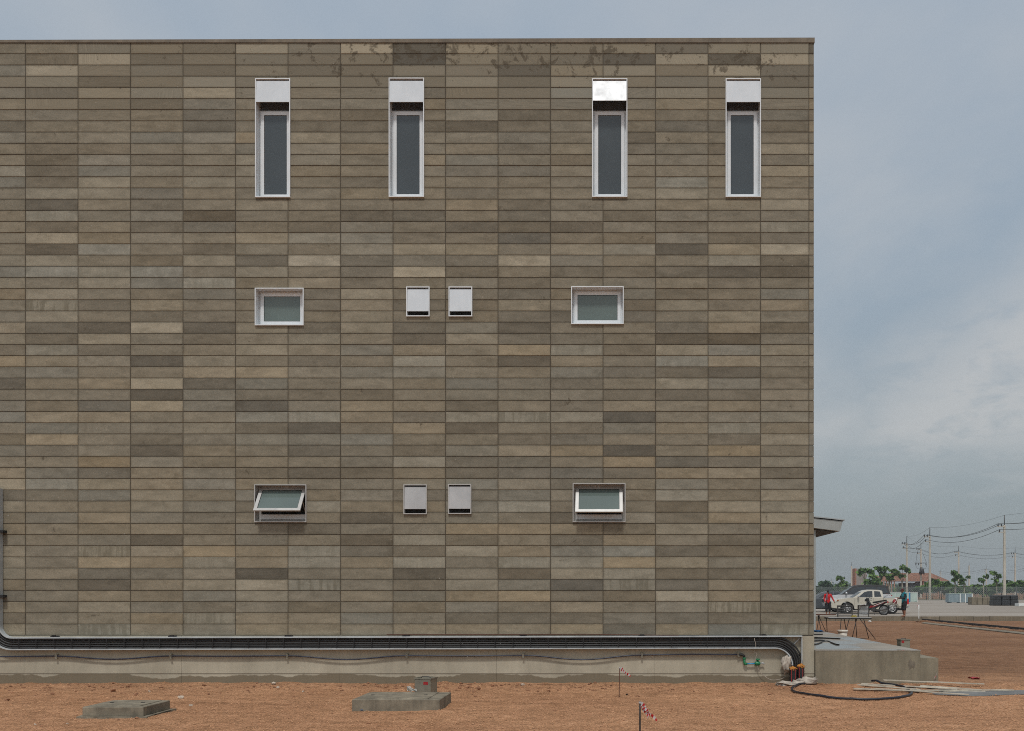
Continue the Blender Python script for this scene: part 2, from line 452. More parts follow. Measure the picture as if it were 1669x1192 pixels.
M_GREY_HOOD = metal_sheet('dull_steel_sheet', rgb(178, 178, 178), 0.34, 0.3)
M_GALV = metal_sheet('galvanised_steel', rgb(172, 178, 180), 0.5, 0.1, 0.18)
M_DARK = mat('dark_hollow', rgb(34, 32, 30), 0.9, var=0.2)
def glass(name, c, rough=0.08):
    n = NB(name); o = n.geo()
    n.col(n.ramp(n.noise(o, 1.2, 3, 0.5), [(0.3, tuple(x * 0.88 for x in c)), (0.7, tuple(x * 1.1 for x in c))]))
    return n.fin(rough, 0, 0.6)
M_GLASS_T = glass('dark_tinted_glass', rgb(60, 66, 69), 0.06)
M_GLASS_G = glass('frosted_green_glass', rgb(92, 104, 100), 0.08)
M_CABLE = mat('black_rubber', rgb(32, 32, 33), 0.55, var=0.3, scale=9)
M_CLIP = mat('black_clip', rgb(24, 24, 25), 0.6)
M_PIPE = mat('navy_polythene', rgb(30, 36, 56), 0.4, var=0.2)
M_HOSE = mat('dark_hose', rgb(28, 32, 42), 0.45, var=0.2)
M_GREENP = mat('green_fitting', rgb(24, 112, 70), 0.4, var=0.15)
M_BLUEP = mat('blue_plastic', rgb(34, 128, 176), 0.45, var=0.15)
M_RUST = mat('rusty_steel', rgb(86, 56, 42), 0.85, var=0.35, scale=30)
M_BLACKIRON = mat('black_iron', rgb(40, 38, 37), 0.6, var=0.3, scale=14)
M_IRON = mat('bare_iron', rgb(78, 76, 74), 0.5, 0.3, var=0.3, scale=14)
M_TIN = metal_sheet('weathered_tin', rgb(140, 136, 122), 0.5, 0.4, 0.3)
M_PAPER = mat('white_scrap', rgb(214, 212, 206), 0.7, var=0.06)
M_RED = mat('red_paint', rgb(150, 30, 34), 0.5, var=0.12)
M_CLOTH = mat('dirty_white_cloth', rgb(168, 158, 146), 0.95, var=0.25, scale=14, bump=0.5, bscale=30)
M_WOOD = mat('weathered_plank', rgb(178, 170, 154), 0.85, var=0.35, scale=5, bump=0.4, bscale=25)
M_BUCKET = mat('white_plastic', rgb(204, 198, 186), 0.5, var=0.1)
M_FOAM = mat('orange_foam', rgb(172, 114, 46), 0.9, var=0.35, scale=30, bump=0.5)
def stripes(name, a, b, kind='z', n_=5.0, duty=0.5, rough=0.6):
    n = NB(name); uv = n.sepxyz(n.uv('u'))
    v = n.math('FRACT', n.math('MULTIPLY', uv[1 if kind == 'z' else 0], n_))
    n.col(n.mix(n.ramp(n.math('SUBTRACT', v, duty), [(0.0, 0.0), (0.02, 1.0)]), a, b))
    return n.fin(rough)
M_TAPE = stripes('barrier_tape', rgb(214, 210, 208), rgb(196, 36, 40), 'z', 5.0, 0.5, 0.4)
M_DUCT = stripes('striped_duct', rgb(30, 29, 30), rgb(150, 42, 40), 'x', 6.0, 0.80, 0.5)
M_CREAM = mat('cream_car_paint', rgb(196, 190, 176), 0.25, 0.1, var=0.03, scale=1)
M_SILVER = mat('white_car_paint', rgb(200, 202, 204), 0.25, 0.1, var=0.03, scale=1)
M_GREYCAR = mat('grey_car_paint', rgb(84, 88, 92), 0.25, 0.1, var=0.03, scale=1)
M_CARGLASS = mat('car_window', rgb(40, 44, 47), 0.08, 0.0, var=0.1, spec=0.7)
M_WINDSCR = mat('windscreen', rgb(96, 106, 112), 0.08, 0.0, var=0.1, spec=0.7)
M_TYRE = mat('tyre_rubber', rgb(32, 31, 31), 0.85, var=0.2)
M_RIM = mat('alloy_rim', rgb(184, 184, 184), 0.3, 0.5, var=0.08)
M_BLACKPL = mat('black_plastic', rgb(30, 30, 31), 0.5, var=0.15)
M_TAIL = mat('red_lamp', rgb(176, 32, 36), 0.25, var=0.1)
M_AMBER = mat('amber_lamp', rgb(206, 128, 46), 0.25, var=0.1)
M_LAMP = mat('clear_lamp', rgb(206, 206, 200), 0.15, 0.2, var=0.1)
M_SKIN = mat('brown_skin', rgb(140, 94, 70), 0.6, var=0.08)
M_REDSHIRT = mat('red_cloth', rgb(186, 32, 38), 0.9, var=0.2, scale=9)
M_TEAL = mat('teal_cloth', rgb(26, 112, 124), 0.9, var=0.2, scale=9)
M_BLACKC = mat('black_cloth', rgb(30, 29, 32), 0.9, var=0.25, scale=9)
M_CAPC = mat('dark_red_cloth', rgb(74, 34, 38), 0.9, var=0.2, scale=9)
M_POLE = concrete('pole_concrete', rgb(186, 178, 164), 0.8, 0.5, 0.15)
M_INSUL = mat('dark_porcelain', rgb(44, 40, 40), 0.4)
M_WIRE = mat('wire_metal', rgb(62, 64, 66), 0.6)
M_FENCE = mat('fence_wire', rgb(128, 136, 134), 0.6, 0.2)
M_ROOF = mat('red_oxide_steel', rgb(166, 122, 100), 0.8, var=0.2, scale=0.6)
M_TOWER = mat('grey_render', rgb(138, 132, 126), 0.9, var=0.15, scale=0.5)
M_BRICK = mat('raw_brick', rgb(156, 108, 84), 0.9, var=0.3, scale=3)
M_SHADE = mat('shade_grey', rgb(74, 76, 80), 0.9)
M_ROPE = mat('yellow_rope', rgb(150, 136, 70), 0.9, var=0.3, scale=30)
M_CORR = mat('blue_grey_panels', rgb(134, 150, 156), 0.6, var=0.12, scale=2)
M_CORRG = mat('pale_green_panels', rgb(166, 182, 174), 0.5, var=0.12, scale=1)
M_EDGE = mat('white_edging', rgb(212, 214, 210), 0.6, var=0.05)
M_TARP = mat('black_tarpaulin', rgb(40, 41, 43), 0.45, var=0.3, scale=2, bump=0.6, bscale=4)
M_CANOPY = metal_sheet('canopy_sheet', rgb(166, 170, 168), 0.5, 0.1)
M_SOFFIT = mat('canopy_underside', rgb(92, 98, 100), 0.7, var=0.12)
def leaf_material(name, a, b, scale):
    n = NB(name); o = n.geo()
    n.col(n.mix(n.ramp(n.noise(o, scale, 3, 0.6), [(0.35, 0.0), (0.65, 1.0)]), a, b))
    return n.fin(0.7, 0, 0.3)
M_LEAF = leaf_material('young_leaves', rgb(56, 84, 40), rgb(104, 132, 62), 0.8)
M_LEAF2 = leaf_material('dark_leaves', rgb(48, 72, 50), rgb(76, 100, 66), 0.6)
M_BUSH = leaf_material('bush_leaves', rgb(52, 78, 36), rgb(98, 126, 58), 0.5)
M_BARK = mat('pale_bark', rgb(142, 132, 116), 0.9, var=0.3, scale=3)

# ------------------------------------------------------------------ ground
def gh(x, y):
    """height of the soil"""
    if y > 48: return 0.0
    k = max(0.0, min(1.0, (48 - y) / 20))
    near = math.exp(-((y - 18.6) / 0.75) ** 2)
    h = 0.022 * mn.noise(Vector((x * 0.55, y * 0.8, 3))) + 0.012 * mn.noise(Vector((x * 2.3, y * 2.8, 7))) + 0.006 * mn.noise(Vector((x * 7, y * 7, 1)))
    h += near * (0.018 + 0.055 * max(0, mn.noise(Vector((x * 2.1, y * 3.0, 21)))) + 0.03 * max(0, mn.noise(Vector((x * 6.1, y * 6.0, 5)))))
    return h * k
def lines(lo, f0, f1, hi, step):
    a = []
    v = f0
    while v <= f1: a.append(v); v += step
    g = step
    while v < hi: a.append(v); g *= 1.35; v += g
    a.append(hi)
    v = f0; g = step; b = []
    while True:
        g *= 1.35; v -= g
        if v <= lo: break
        b.append(v)
    b.append(lo)
    return b[::-1] + a
gx = lines(-3000, -13, 11, 3000, 0.06); gy = lines(-400, 10.8, 21.5, 5200, 0.06)
verts = [(x, y, gh(x, y)) for y in gy for x in gx]
nx = len(gx)
faces = [(j * nx + i, j * nx + i + 1, (j + 1) * nx + i + 1, (j + 1) * nx + i) for j in range(len(gy) - 1) for i in range(nx - 1)]
me = bpy.data.meshes.new('ground'); me.from_pydata(verts, [], faces)
me.polygons.foreach_set('use_smooth', [True] * len(me.polygons))
me.materials.append(M_SOIL)
ground = bpy.data.objects.new('ground', me); COL.objects.link(ground); tag(ground, kind='structure')

# loose grains of laterite lying on the soil
def rock(bm, p, r, rg, flat=0.7):
    """small angular stone"""
    vs = []
    for d in ((1, 0, 0), (-1, 0, 0), (0, 1, 0), (0, -1, 0), (0, 0, 1), (0, 0, -1)):
        k = r * rg.uniform(0.65, 1.25)
        vs.append(bm.verts.new((p[0] + d[0] * k + rg.uniform(-.2, .2) * r, p[1] + d[1] * k, p[2] + d[2] * k * flat)))
    for a, b, c in ((0, 2, 4), (2, 1, 4), (1, 3, 4), (3, 0, 4), (2, 0, 5), (1, 2, 5), (3, 1, 5), (0, 3, 5)):
        bm.faces.new((vs[a], vs[b], vs[c]))
bm = BM(); rg = random.Random(5)
for i in range(42000):
    y = rg.uniform(11.6, 19.0); x = rg.uniform(-0.62 * y - 0.4, 0.44 * y + 0.6)
    if y > 18.2 and rg.random() < 0.3: continue
    r = rg.choice((0.006, 0.008, 0.008, 0.010, 0.012)) * (1.0 if rg.random() < 0.97 else 1.8)
    rock(bm, (x, y, gh(x, y) + r * 0.3), r, rg)
structure('gravel', bm, M_GRAIN, 'stuff')
bm = BM(); rg = random.Random(9)
for i in range(1000):
    y = 18.75 - abs(rg.gauss(0, 0.75)) if i < 850 else rg.uniform(12, 18.6); x = rg.uniform(-0.62 * y - 0.4, 3.6)
    if mn.noise(Vector((x * 0.9, y * 1.6, 2))) < -0.02 and i % 4: continue
    r = rg.choice((0.012, 0.016, 0.02, 0.026, 0.036)); rock(bm, (x, y, gh(x, y) + r * .2), r, rg, .6)
structure('rubble', bm, M_STONE_B, 'stuff')

# yard behind the kerb
KY, FY, YZ = 58.0, 150.0, 0.25
bm = BM(); box(bm, -60, 140, KY + 0.16, FY, -0.2, YZ); structure('concrete_yard', bm, M_YARD)
bm = BM()
rg = random.Random(3)
x = -60.0
while x < 140:
    w = rg.uniform(0.9, 1.1)
    box(bm, x + 0.006, x + w - 0.006, KY + rg.uniform(-.02, .02), KY + 0.155, -0.2, YZ + 0.012 + rg.uniform(-.006, .01)); x += w
structure('kerb', bm, M_KERB)
bm = BM(); quad(bm, [(-200, FY + 0.1, 0.02), (260, FY + 0.1, 0.02), (260, 196, 0.03), (-200, 196, 0.03)]); structure('verge', bm, M_VERGE)

# form board and concrete strip running across the soil on the right
bm = BM()
A = G(1504, 1013.0); B = G(1760, 1038)
B = A + (B - A) * 1.9; A.z = 0.07; B.z = 0.07
bar(bm, A, B, 0.08, 0.16)
single('form_board', bm, M_BLACKIRON, 'long dark form board on edge running across the bare soil', 'board', (A + B) / 2 * 1.0)
bm = BM()
pa, pb = G(1506, 1015.2), G(1780, 1043.5); pc, pd = G(1780, 1047), G(1502, 1016.6)
pb = pa + (pb - pa) * 1.9; pc = pd + (pc - pd) * 1.9
top = [Vector((p.x, p.y, 0.035)) for p in (pa, pb, pc, pd)]
for i in range(4):
    q0, q1 = top[i], top[(i + 1) % 4]
    quad(bm, [(q0.x, q0.y, -0.1), (q1.x, q1.y, -0.1), q1, q0])
quad(bm, top)
structure('concrete_strip', bm, M_KERB)
bm = BM()   # heaped orange soil between board and strip
for i in range(60):
    t = i / 59; p = G(1506 + 270 * t, 1013.6 + 28 * t)
    blob(bm, (p.x, p.y, -0.02), (0.5, 0.45, 0.10), i, 0.3, 1)
structure('soil_bank', bm, M_SOIL)

# grey cement slurry spilt by the planks
bm = BM(); c0 = G(1625, 1131)
N_ = 40; ring = []
for i in range(N_):
    a = 2 * pi * i / N_; k = 1 + 0.55 * mn.noise(Vector((cos(a) * 1.4, sin(a) * 1.4, 4)))
    x, y = c0.x + cos(a) * 1.15 * k, c0.y + sin(a) * 0.42 * k
    ring.append((x, y, gh(x, y) + 0.006))
cc = bm.verts.new((c0.x, c0.y, gh(c0.x, c0.y) + 0.03)); vs = [bm.verts.new(p) for p in ring]
mid = [bm.verts.new((c0.x + (p[0] - c0.x) * .6, c0.y + (p[1] - c0.y) * .6, gh(c0.x + (p[0] - c0.x) * .6, c0.y + (p[1] - c0.y) * .6) + 0.022)) for p in ring]
for i in range(N_):
    j = (i + 1) % N_
    bm.faces.new((vs[i], vs[j], mid[j], mid[i])); bm.faces.new((mid[i], mid[j], cc))
structure('cement_spill', bm, M_CEMENT, 'stuff')

# ------------------------------------------------------------------ the block building
BX0, BX1 = XW(-300), XW(1327)       # left end (outside the frame) and right corner
ZT0, ZT1 = ZW(66.6), ZW(62.0)       # top of the coping, left and right
BACK = D + 26
bld = Thing('block_building', 'tall building clad in brown grey concrete blocks with narrow windows', 'building', ((BX0 + BX1) / 2, D, 0), world=True)

TALL = [(416.5, 473.5, 129, 322.5), (634, 691.5, 128, 322), (965, 1022.5, 129, 322), (1182.5, 1240, 129, 322)]
SMALL = [(416, 495.5, 470, 531, 0, 'w'), (931, 1016.5, 467.5, 529, 0, 'w'), (415, 500, 790, 851.5, 40, 'g'), (933.5, 1019.5, 788, 851.5, 36, 'g')]
VENT = [(662.5, 700.5, 468, 516.5, 'w'), (731.5, 770, 468, 516.5, 'w'), (658, 696, 790, 838.5, 'g'), (730.5, 768.5, 789.5, 838, 'g')]
HOLES = []
for r_ in TALL + [q[:4] for q in SMALL] + [q[:4] for q in VENT]:
    HOLES.append((XW(r_[0]), XW(r_[1]), ZW(r_[3]), ZW(r_[2])))

TONES = {   # tone of every block of the facade, column by column from the left edge of the photo, top to bottom
 0: "..b....d...lb" "......lbltb.t" "ldTbD..b..b.t" "Ldl.t..ll.dldl",
 1: ".dLld....dddd." [:13] + "lDBdLDlB.lsld" "..DdBll..dt.d" [:13] + "dB.b...tbTd.bB",
 2: ".L.dl....d.bl" "l....B.Bl.d.D" "ld..t.dt...td" "lb.t..sTdDtl.s",
 3: ".d..ld..b.d.." "dd.d..dBb.ldL" "..D.LDL..dD.t" "tll.tDtt.t..tt",
 4: "d.dlL.dd....l" "..Dd.dl.B..dD" "d.ltdbb.l...." "..bd..TBtlb.s.",
 5: "L.......tbll." ".l..lbdl....l" ".l.Tb.DBdB.td" "t.d...ttDLB.tt",
 6: ".ddl...dl...." "...dl.L.tdd.d" "l.d..d.BDbd.D" "..l.d.BB.s..tt",
 7: "L.d..bdd....d" "l.D.bldddltll" ".b.b.dTtdb..d" "...D.Dd...t.b.",
 8: "DD..d..d..t.." "..d.dl.L..d.d" "DtBb..tdt.dl." ".d...ldBDdb..t",
 9: "Ll.l..lD..bd." "dt.Ddldd.dd.b" "l...bbdBD.bdd" "b.bbT.l..lt.dt",
 10: "..D...dd.d.d." ".dddD.L.ddldD" "dTD..b.s.dt.d" ".bB.ttt BDbT.dt".replace(' ', ''),
 11: ".dllB....ld.." "...Ddl.d...d." ".B.bd.dlddt.d" "d.dDtdbBlDdtdT",
 12: "lDl.....Dd..." "l.d.dl.d.bdd." ".d.d.dtDbtDtd" "....dtBTBsd..d",
 13: "dL..ll.d....B" "l..d.D.d.dl.d" "DlBdld..t..dt" "bBddl.dlddL.dt",
 14: "lDL....d.d..." ".l..dlBDd.dlt" "DbtDbd..BdTdt" "..lt.dd.dttsdb",
 15: "lLddl..ddldl." ".l.BdLdD.bt.d" ".l..d..B.l.ld" ".lBlt.tt.....s"}
BASE = {'.': (113, 103, 88), 'l': (126, 116, 100), 'L': (146, 134, 116), 'd': (99, 90, 77), 'D': (83, 75, 64),
        'b': (107, 103, 95), 'B': (122, 117, 107), 't': (126, 111, 90), 'T': (138, 119, 92), 's': (120, 114, 102)}
STAINED = {(0, 5): .9, (0, 7): .9, (0, 8): 1.0, (1, 8): 1.0, (0, 9): 1.0, (1, 9): .35, (0, 10): .4, (1, 11): .8, (2, 10): .6, (0, 11): .4, (0, 12): .9, (1, 12): 1.0,
           (2, 7): .5, (0, 14): 1.0, (1, 14): 1.0, (2, 14): .9, (0, 15): .6, (2, 15): .6, (3, 11): .6, (3, 10): .4, (1, 10): .7, (1, 7): .4, (2, 5): .2, (1, 5): .2, (0, 3): .2, (2, 6): .5, (4, 2): .3, (3, 2): .2, (1, 3): .4, (0, 6): .3, (3, 15): .3, (3, 14): .3}
KALB = 1.19
def subtract(r, h):
    x0, x1, z0, z1 = r; a0, a1, b0, b1 = h
    if a0 >= x1 or a1 <= x0 or b0 >= z1 or b1 <= z0: return [r]
    out = []
    lo, hi = max(x0, a0), min(x1, a1)
    if a0 > x0: out.append((x0, a0, z0, z1))
    if a1 < x1: out.append((a1, x1, z0, z1))
    if b0 > z0: out.append((lo, hi, z0, b0))
    if b1 < z1: out.append((lo, hi, b1, z1))
    return out
fb = BM()
lt = fb.loops.layers.color.new('tone') if False else fb.loops.layers.float_color.new('tone')
lp = fb.loops.layers.float_color.new('par')
lu = fb.loops.layers.uv.new('block')
def block(rect, full, tone, par, place, jit, depth=0.02):
    """one block: face with a chamfered rim; place(u, d, z) puts it on its wall"""
    x0, x1, z0, z1 = rect
    c, g = 0.005, 0.0048
    f0, f1, h0, h1 = full
    j, ty, tz = jit
    e = 1e-6
    ga, gb, gc, gd = (g if abs(x0 - f0) < e else 0), (g if abs(x1 - f1) < e else 0), (g * .9 if abs(z0 - h0) < e else 0), (g * .9 if abs(z1 - h1) < e else 0)
    ca, cb, cc, cd = (c if ga else 0), (c if gb else 0), (c if gc else 0), (c if gd else 0)
    gx0, gx1, gz0, gz1 = x0 + ga, x1 - gb, z0 + gc, z1 - gd
    if gx1 - gx0 < 0.02 or gz1 - gz0 < 0.012: return
    dp = lambda u, z: j + ty * (2 * (u - f0) / (f1 - f0) - 1) + tz * (2 * (z - h0) / (h1 - h0) - 1)
    o_ = [(gx0, gz0), (gx1, gz0), (gx1, gz1), (gx0, gz1)]
    i_ = [(gx0 + ca, gz0 + cc), (gx1 - cb, gz0 + cc), (gx1 - cb, gz1 - cd), (gx0 + ca, gz1 - cd)]
    cut = [not gc, not gb, not gd, not ga]
    bk = [fb.verts.new(place(u, depth, z)) for u, z in o_]
    ou = [fb.verts.new(place(u, c + dp(u, z), z)) for u, z in o_]
    it = [fb.verts.new(place(u, dp(u, z), z)) for u, z in i_]
    fs = [fb.faces.new(it)]
    for k in range(4):
        n_ = (k + 1) % 4
        if cut[k]: continue
        fs.append(fb.faces.new((ou[k], ou[n_], it[n_], it[k]))); fs.append(fb.faces.new((bk[k], bk[n_], ou[n_], ou[k])))
    fx0, fx1, fz0, fz1 = full
    for f in fs:
        for l in f.loops:
            p = l.vert.co
            l[lt] = (*tone, 1); l[lp] = (par[0], par[1], stain_at(p.x, p.z) if place is front else 0.0, 1)
            u = (place.__defaults__[0](p) - fx0) / (fx1 - fx0)
            l[lu].uv = (u, (p.z - fz0) / (fz1 - fz0))
def pick(ch, k=1.0):
    b = [m + k_ * (x - m) for x, m, k_ in zip(BASE[ch], (116, 109, 96), (0.74, 0.72, 0.66))]
    y_ = sum(b) / 3 - 9.0 / 3
    b = [y_ + o_ + 0.62 * (x - y_ - o_) for x, o_ in zip(b, (10.5, 2.5, -10.0))]
    v = rng.gauss(0, 2.6)
    w = rng.gauss(0, 0.9)
    return tuple(lin(max(20, c + v + w * s_)) * KALB * k * q for c, s_, q in zip(b, (1, 0, -1.2), (1.05, 1.115, 1.13)))
def stain_at(x, z):
    t = 0.12 if z > ZW(130) else 0.0
    for (r_, c_), v in STAINED.items():
        dx = (x - XW(41.3 + 85.6 * (c_ - 0.5))) / 0.6; dz = (z - ZW(69.6 + 18.23 * (r_ + 0.5))) / 0.17
        t += 0.80 * v * math.exp(-dx * dx - dz * dz)
    return min(1.0, t)
front = lambda u, d, z, inv=(lambda p: p.x): (u, D + d, z)
ROW = [69.6 + 18.23 * i for i in range(54)]
for c_ in range(-4, 17):
    if c_ <= 15: x0, x1 = 41.3 + 85.6 * (c_ - 1), 41.3 + 85.6 * c_
    else: x0, x1 = 1318.6, 1327.0
    if c_ == 15: x1 = 1318.6
    for r_ in range(53):
        full = (XW(x0), XW(x1), ZW(ROW[r_ + 1]), ZW(ROW[r_]))
        if c_ in TONES: ch = TONES[c_][r_] if r_ < len(TONES[c_]) else '.'
        else: ch = rng.choice('....ldddbBtlD.')
        tone = pick(ch, 0.96 if r_ < 8 else 1.0)
        stripe = rng.uniform(.4, .75) if ch == 's' else (0.2 if ch == 'B' and rng.random() < .5 else 0.0)
        stain = STAINED.get((r_, c_), rng.choice((0, 0, .25)) if r_ < 3 else 0.0)
        par = (rng.random(), stripe, stain)
        pieces = [full]
        for h in HOLES:
            pieces = [q for p in pieces for q in subtract(p, h)]
        jit = (rng.uniform(0.003, 0.006), rng.uniform(-.0022, .0022), rng.uniform(-.0022, .0022))
        for p in pieces: block(p, full, tone, par, front, jit)
side = lambda u, d, z, inv=(lambda p: p.y): (BX1 - d, u, z)
for c_ in range(15):
    y0 = D + 0.02 + 0.985 * c_
    for r_ in range(53):
        full = (y0, y0 + 0.985, ZW(ROW[r_ + 1]), ZW(ROW[r_]))
        block(full, full, pick(rng.choice('....lddbBt')), (rng.random(), 0, 0), side, (rng.uniform(0.003, 0.006), rng.uniform(-.0022, .0022), rng.uniform(-.0022, .0022)))
bld.add('block_cladding', fb, M_BLOCK)
# joint backing with holes for the openings
bm = BM()
xs = sorted({BX0, BX1 - 0.018} | {h[0] for h in HOLES} | {h[1] for h in HOLES}); zs = sorted({ZW(1035.9), ZW(69.6)} | {h[2] for h in HOLES} | {h[3] for h in HOLES})
for i in range(len(xs) - 1):
    for k in range(len(zs) - 1):
        mx, mz = (xs[i] + xs[i + 1]) / 2, (zs[k] + zs[k + 1]) / 2
        if any(h[0] < mx < h[1] and h[2] < mz < h[3] for h in HOLES): continue
        quad(bm, [(xs[i], D + 0.013, zs[k]), (xs[i + 1], D + 0.013, zs[k]), (xs[i + 1], D + 0.013, zs[k + 1]), (xs[i], D + 0.013, zs[k + 1])])
z0, z1 = -0.3, ZW(69.6)
xr = BX1 - 0.018
quad(bm, [(xr, D + 0.013, z0), (xr, BACK, z0), (xr, BACK, z1), (xr, D + 0.013, z1)])
quad(bm, [(BX0, BACK, z0), (xr, BACK, z0), (xr, BACK, z1), (BX0, BACK, z1)])
quad(bm, [(BX0, D + 0.013, z0), (BX0, BACK, z0), (BX0, BACK, z1), (BX0, D + 0.013, z1)])
quad(bm, [(BX0, D + 0.2, z1 - 0.2), (xr, D + 0.2, z1 - 0.2), (xr, BACK, z1 - 0.2), (BX0, BACK, z1 - 0.2)])
bld.add('wall', bm, M_MORTAR)
# coping, very slightly out of level as in the photo
bm = BM()
segs = 9
for i in range(segs):
    a, b = i / segs, (i + 1) / segs
    xa, xb = BX0 + (BX1 - BX0) * a + 0.0006, BX0 + (BX1 - BX0) * b - 0.0006
    za, zb = ZT0 + (ZT1 - ZT0) * a, ZT0 + (ZT1 - ZT0) * b
    if i == segs - 1: xb = BX1 + 0.008
    v = [bm.verts.new(p) for p in ((xa, D - 0.012, ZW(69.9)), (xb, D - 0.012, ZW(69.9)), (xb, D + 0.25, ZW(69.9)), (xa, D + 0.25, ZW(69.9)), (xa, D - 0.012, za), (xb, D - 0.012, zb), (xb, D + 0.25, zb), (xa, D + 0.25, za))]
    for f in ((0, 3, 2, 1), (4, 5, 6, 7), (0, 1, 5, 4), (1, 2, 6, 5), (2, 3, 7, 6), (3, 0, 4, 7)): bm.faces.new([v[q] for q in f])
box(bm, BX1 - 0.25, BX1 + 0.008, D + 0.26, BACK, ZW(69.9), ZT1 - 0.004)
bld.add('coping', bm, M_COPING)
# plinth in long cast panels with open joints
bm = BM()
edges = [BX0] + [XW(39 + 256.8 * k) for k in range(0, 5)] + [XW(1305.5)]
for a, b in zip(edges, edges[1:]):
    box(bm, a + 0.0018, b - 0.0018, D + 0.004, D + 0.3, -0.4, ZW(1036.3))
box(bm, XW(1305.5) + 0.004, BX1, D - 0.004, D + 0.3, -0.4, ZW(1030.5) - 0.07)
bld.add('plinth', bm, M_PLINTH)

def ring(bm, x0, x1, z0, z1, w, ya, yb):
    """rectangular frame, butted corners"""
    box(bm, x0, x1, ya, yb, z1 - w, z1); box(bm, x0, x1, ya, yb, z0, z0 + w)
    box(bm, x0, x0 + w, ya, yb, z0 + w, z1 - w); box(bm, x1 - w, x1, ya, yb, z0 + w, z1 - w)
def surround(x0, x1, z0, z1, lip=0.016, out=0.03, depth=0.24):
    bm = BM(); ring(bm, x0, x1, z0, z1, lip, D - out, D + depth)
    return bm
def window(rect, hooded, ang, metal, frame_m, gl):
    x0, x1, z0, z1 = XW(rect[0]), XW(rect[1]), ZW(rect[3]), ZW(rect[2])
    win = bld.add('window', surround(x0, x1, z0, z1), frame_m)
    a0, a1, b0, b1 = x0 + 0.018, x1 - 0.018, z0 + 0.018, z1 - 0.018
    bm = BM(); box(bm, a0, a1, D + 0.222, D + 0.238, b0, b1); bld.add('back_panel', bm, M_SHADE, win)  # dark grey colour stands in for the shade at the back of the recess
    if hooded:
        hb, ht = ZW(167.5), ZW(132.6)
        yb = D - 0.084 if abs(rect[0] - 965) < 2 else D - 0.029
        bm = BM(); v = []
        for (y, z) in ((D - 0.012, ht), (yb, hb), (yb + 0.006, hb - 0.004), (D - 0.006, ht - 0.002)):
            v.append([bm.verts.new((x, y, z)) for x in (a0, a1)])
        for k in range(4):
            n_ = (k + 1) % 4; bm.faces.new((v[k][0], v[k][1], v[n_][1], v[n_][0]))
        bm.faces.new([q[0] for q in v]); bm.faces.new([q[1] for q in v][::-1])
        bld.add('hood', bm, M_HOOD, win)
        b1 = ZW(174)
    bm = BM(); ring(bm, a0, a1, b0, b1, 0.042, D + 0.168, D + 0.215)
    ring(bm, a0 + 0.0425, a1 - 0.0425, b0 + 0.0425, b1 - 0.0425, 0.012, D + 0.19, D + 0.215)
    bld.add('frame', bm, frame_m, win)
    s0, s1, t0, t1 = a0 + 0.036, a1 - 0.036, b0 + 0.036, b1 - 0.036
    hinge = Vector((0, D + 0.155, t1)); rot = Matrix.Rotation(R(-ang), 4, 'X')
    def swing(bm):
        for v in bm.verts: v.co = rot @ (v.co - hinge) + hinge
        return bm
    bm = BM(); ring(bm, s0, s1, t0, t1, 0.06, D + 0.138, D + 0.165)
    sash = bld.add('sash', swing(bm), frame_m, win)
    bm = BM(); ring(bm, s0 + 0.06, s1 - 0.06, t0 + 0.06, t1 - 0.06, 0.007, D + 0.146, D + 0.16)
    bld.add('gasket', swing(bm), M_CLIP, win)
    bm = BM(); box(bm, s0 + 0.067, s1 - 0.067, D + 0.150, D + 0.156, t0 + 0.067, t1 - 0.067)
    bld.add('pane', swing(bm), gl, win)
    if ang:
        bm = BM(); box(bm, a0 + 0.0425, a1 - 0.0425, D + 0.10, D + 0.189, b0 + 0.0425, b0 + 0.135); bld.add('sill', bm, M_WHITE_AL, win)  # white instead of frame grey, to offset the shade under the open sash
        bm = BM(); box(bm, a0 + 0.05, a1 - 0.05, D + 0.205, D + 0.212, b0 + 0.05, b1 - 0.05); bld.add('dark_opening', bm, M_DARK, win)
        for x in (s0 + 0.02, s1 - 0.02):
            bm = BM()
            e = rot @ (Vector((x, D + 0.16, (t0 + t1) / 2)) - hinge) + hinge
            bar(bm, (x, D + 0.18, t0 + 0.12), e, 0.014, 0.005)
            bld.add('stay', bm, M_GREY_AL, win)
        win['label'] = 'window with its awning sash swung open'
    return win
for q in TALL: window(q, True, 0, None, M_WHITE_AL, M_GLASS_T)
for q in SMALL: window(q[:4], False, q[4], None, M_WHITE_AL if q[5] == 'w' else M_GREY_AL, M_GLASS_G)
for q in VENT:
    w_ = q[4] == 'w'
    x0, x1, z0, z1 = XW(q[0]), XW(q[1]), ZW(q[3]), ZW(q[2])
    v_ = bld.add('wall_vent', surround(x0, x1, z0, z1, 0.017, 0.032, 0.16), M_WHITE_AL if w_ else M_GREY_AL, label=None if w_ else 'dull grey wall vent')
    ht, hb = z1 - 0.044, z0 + 0.098
    bm = BM(); v = []
    for (y, z) in ((D - 0.010, ht), (D - 0.031, hb), (D - 0.025, hb - 0.004), (D - 0.004, ht - 0.002)):
        v.append([bm.verts.new((x, y, z)) for x in (x0 + 0.019, x1 - 0.019)])
    for k in range(4):
        n_ = (k + 1) % 4; bm.faces.new((v[k][0], v[k][1], v[n_][1], v[n_][0]))
    bm.faces.new([p[0] for p in v]); bm.faces.new([p[1] for p in v][::-1])
    bld.add('flap', bm, M_HOOD if w_ else M_GREY_HOOD, v_)
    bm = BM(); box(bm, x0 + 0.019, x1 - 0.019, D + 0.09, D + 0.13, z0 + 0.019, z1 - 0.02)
    bld.add('dark_opening', bm, M_DARK, v_)
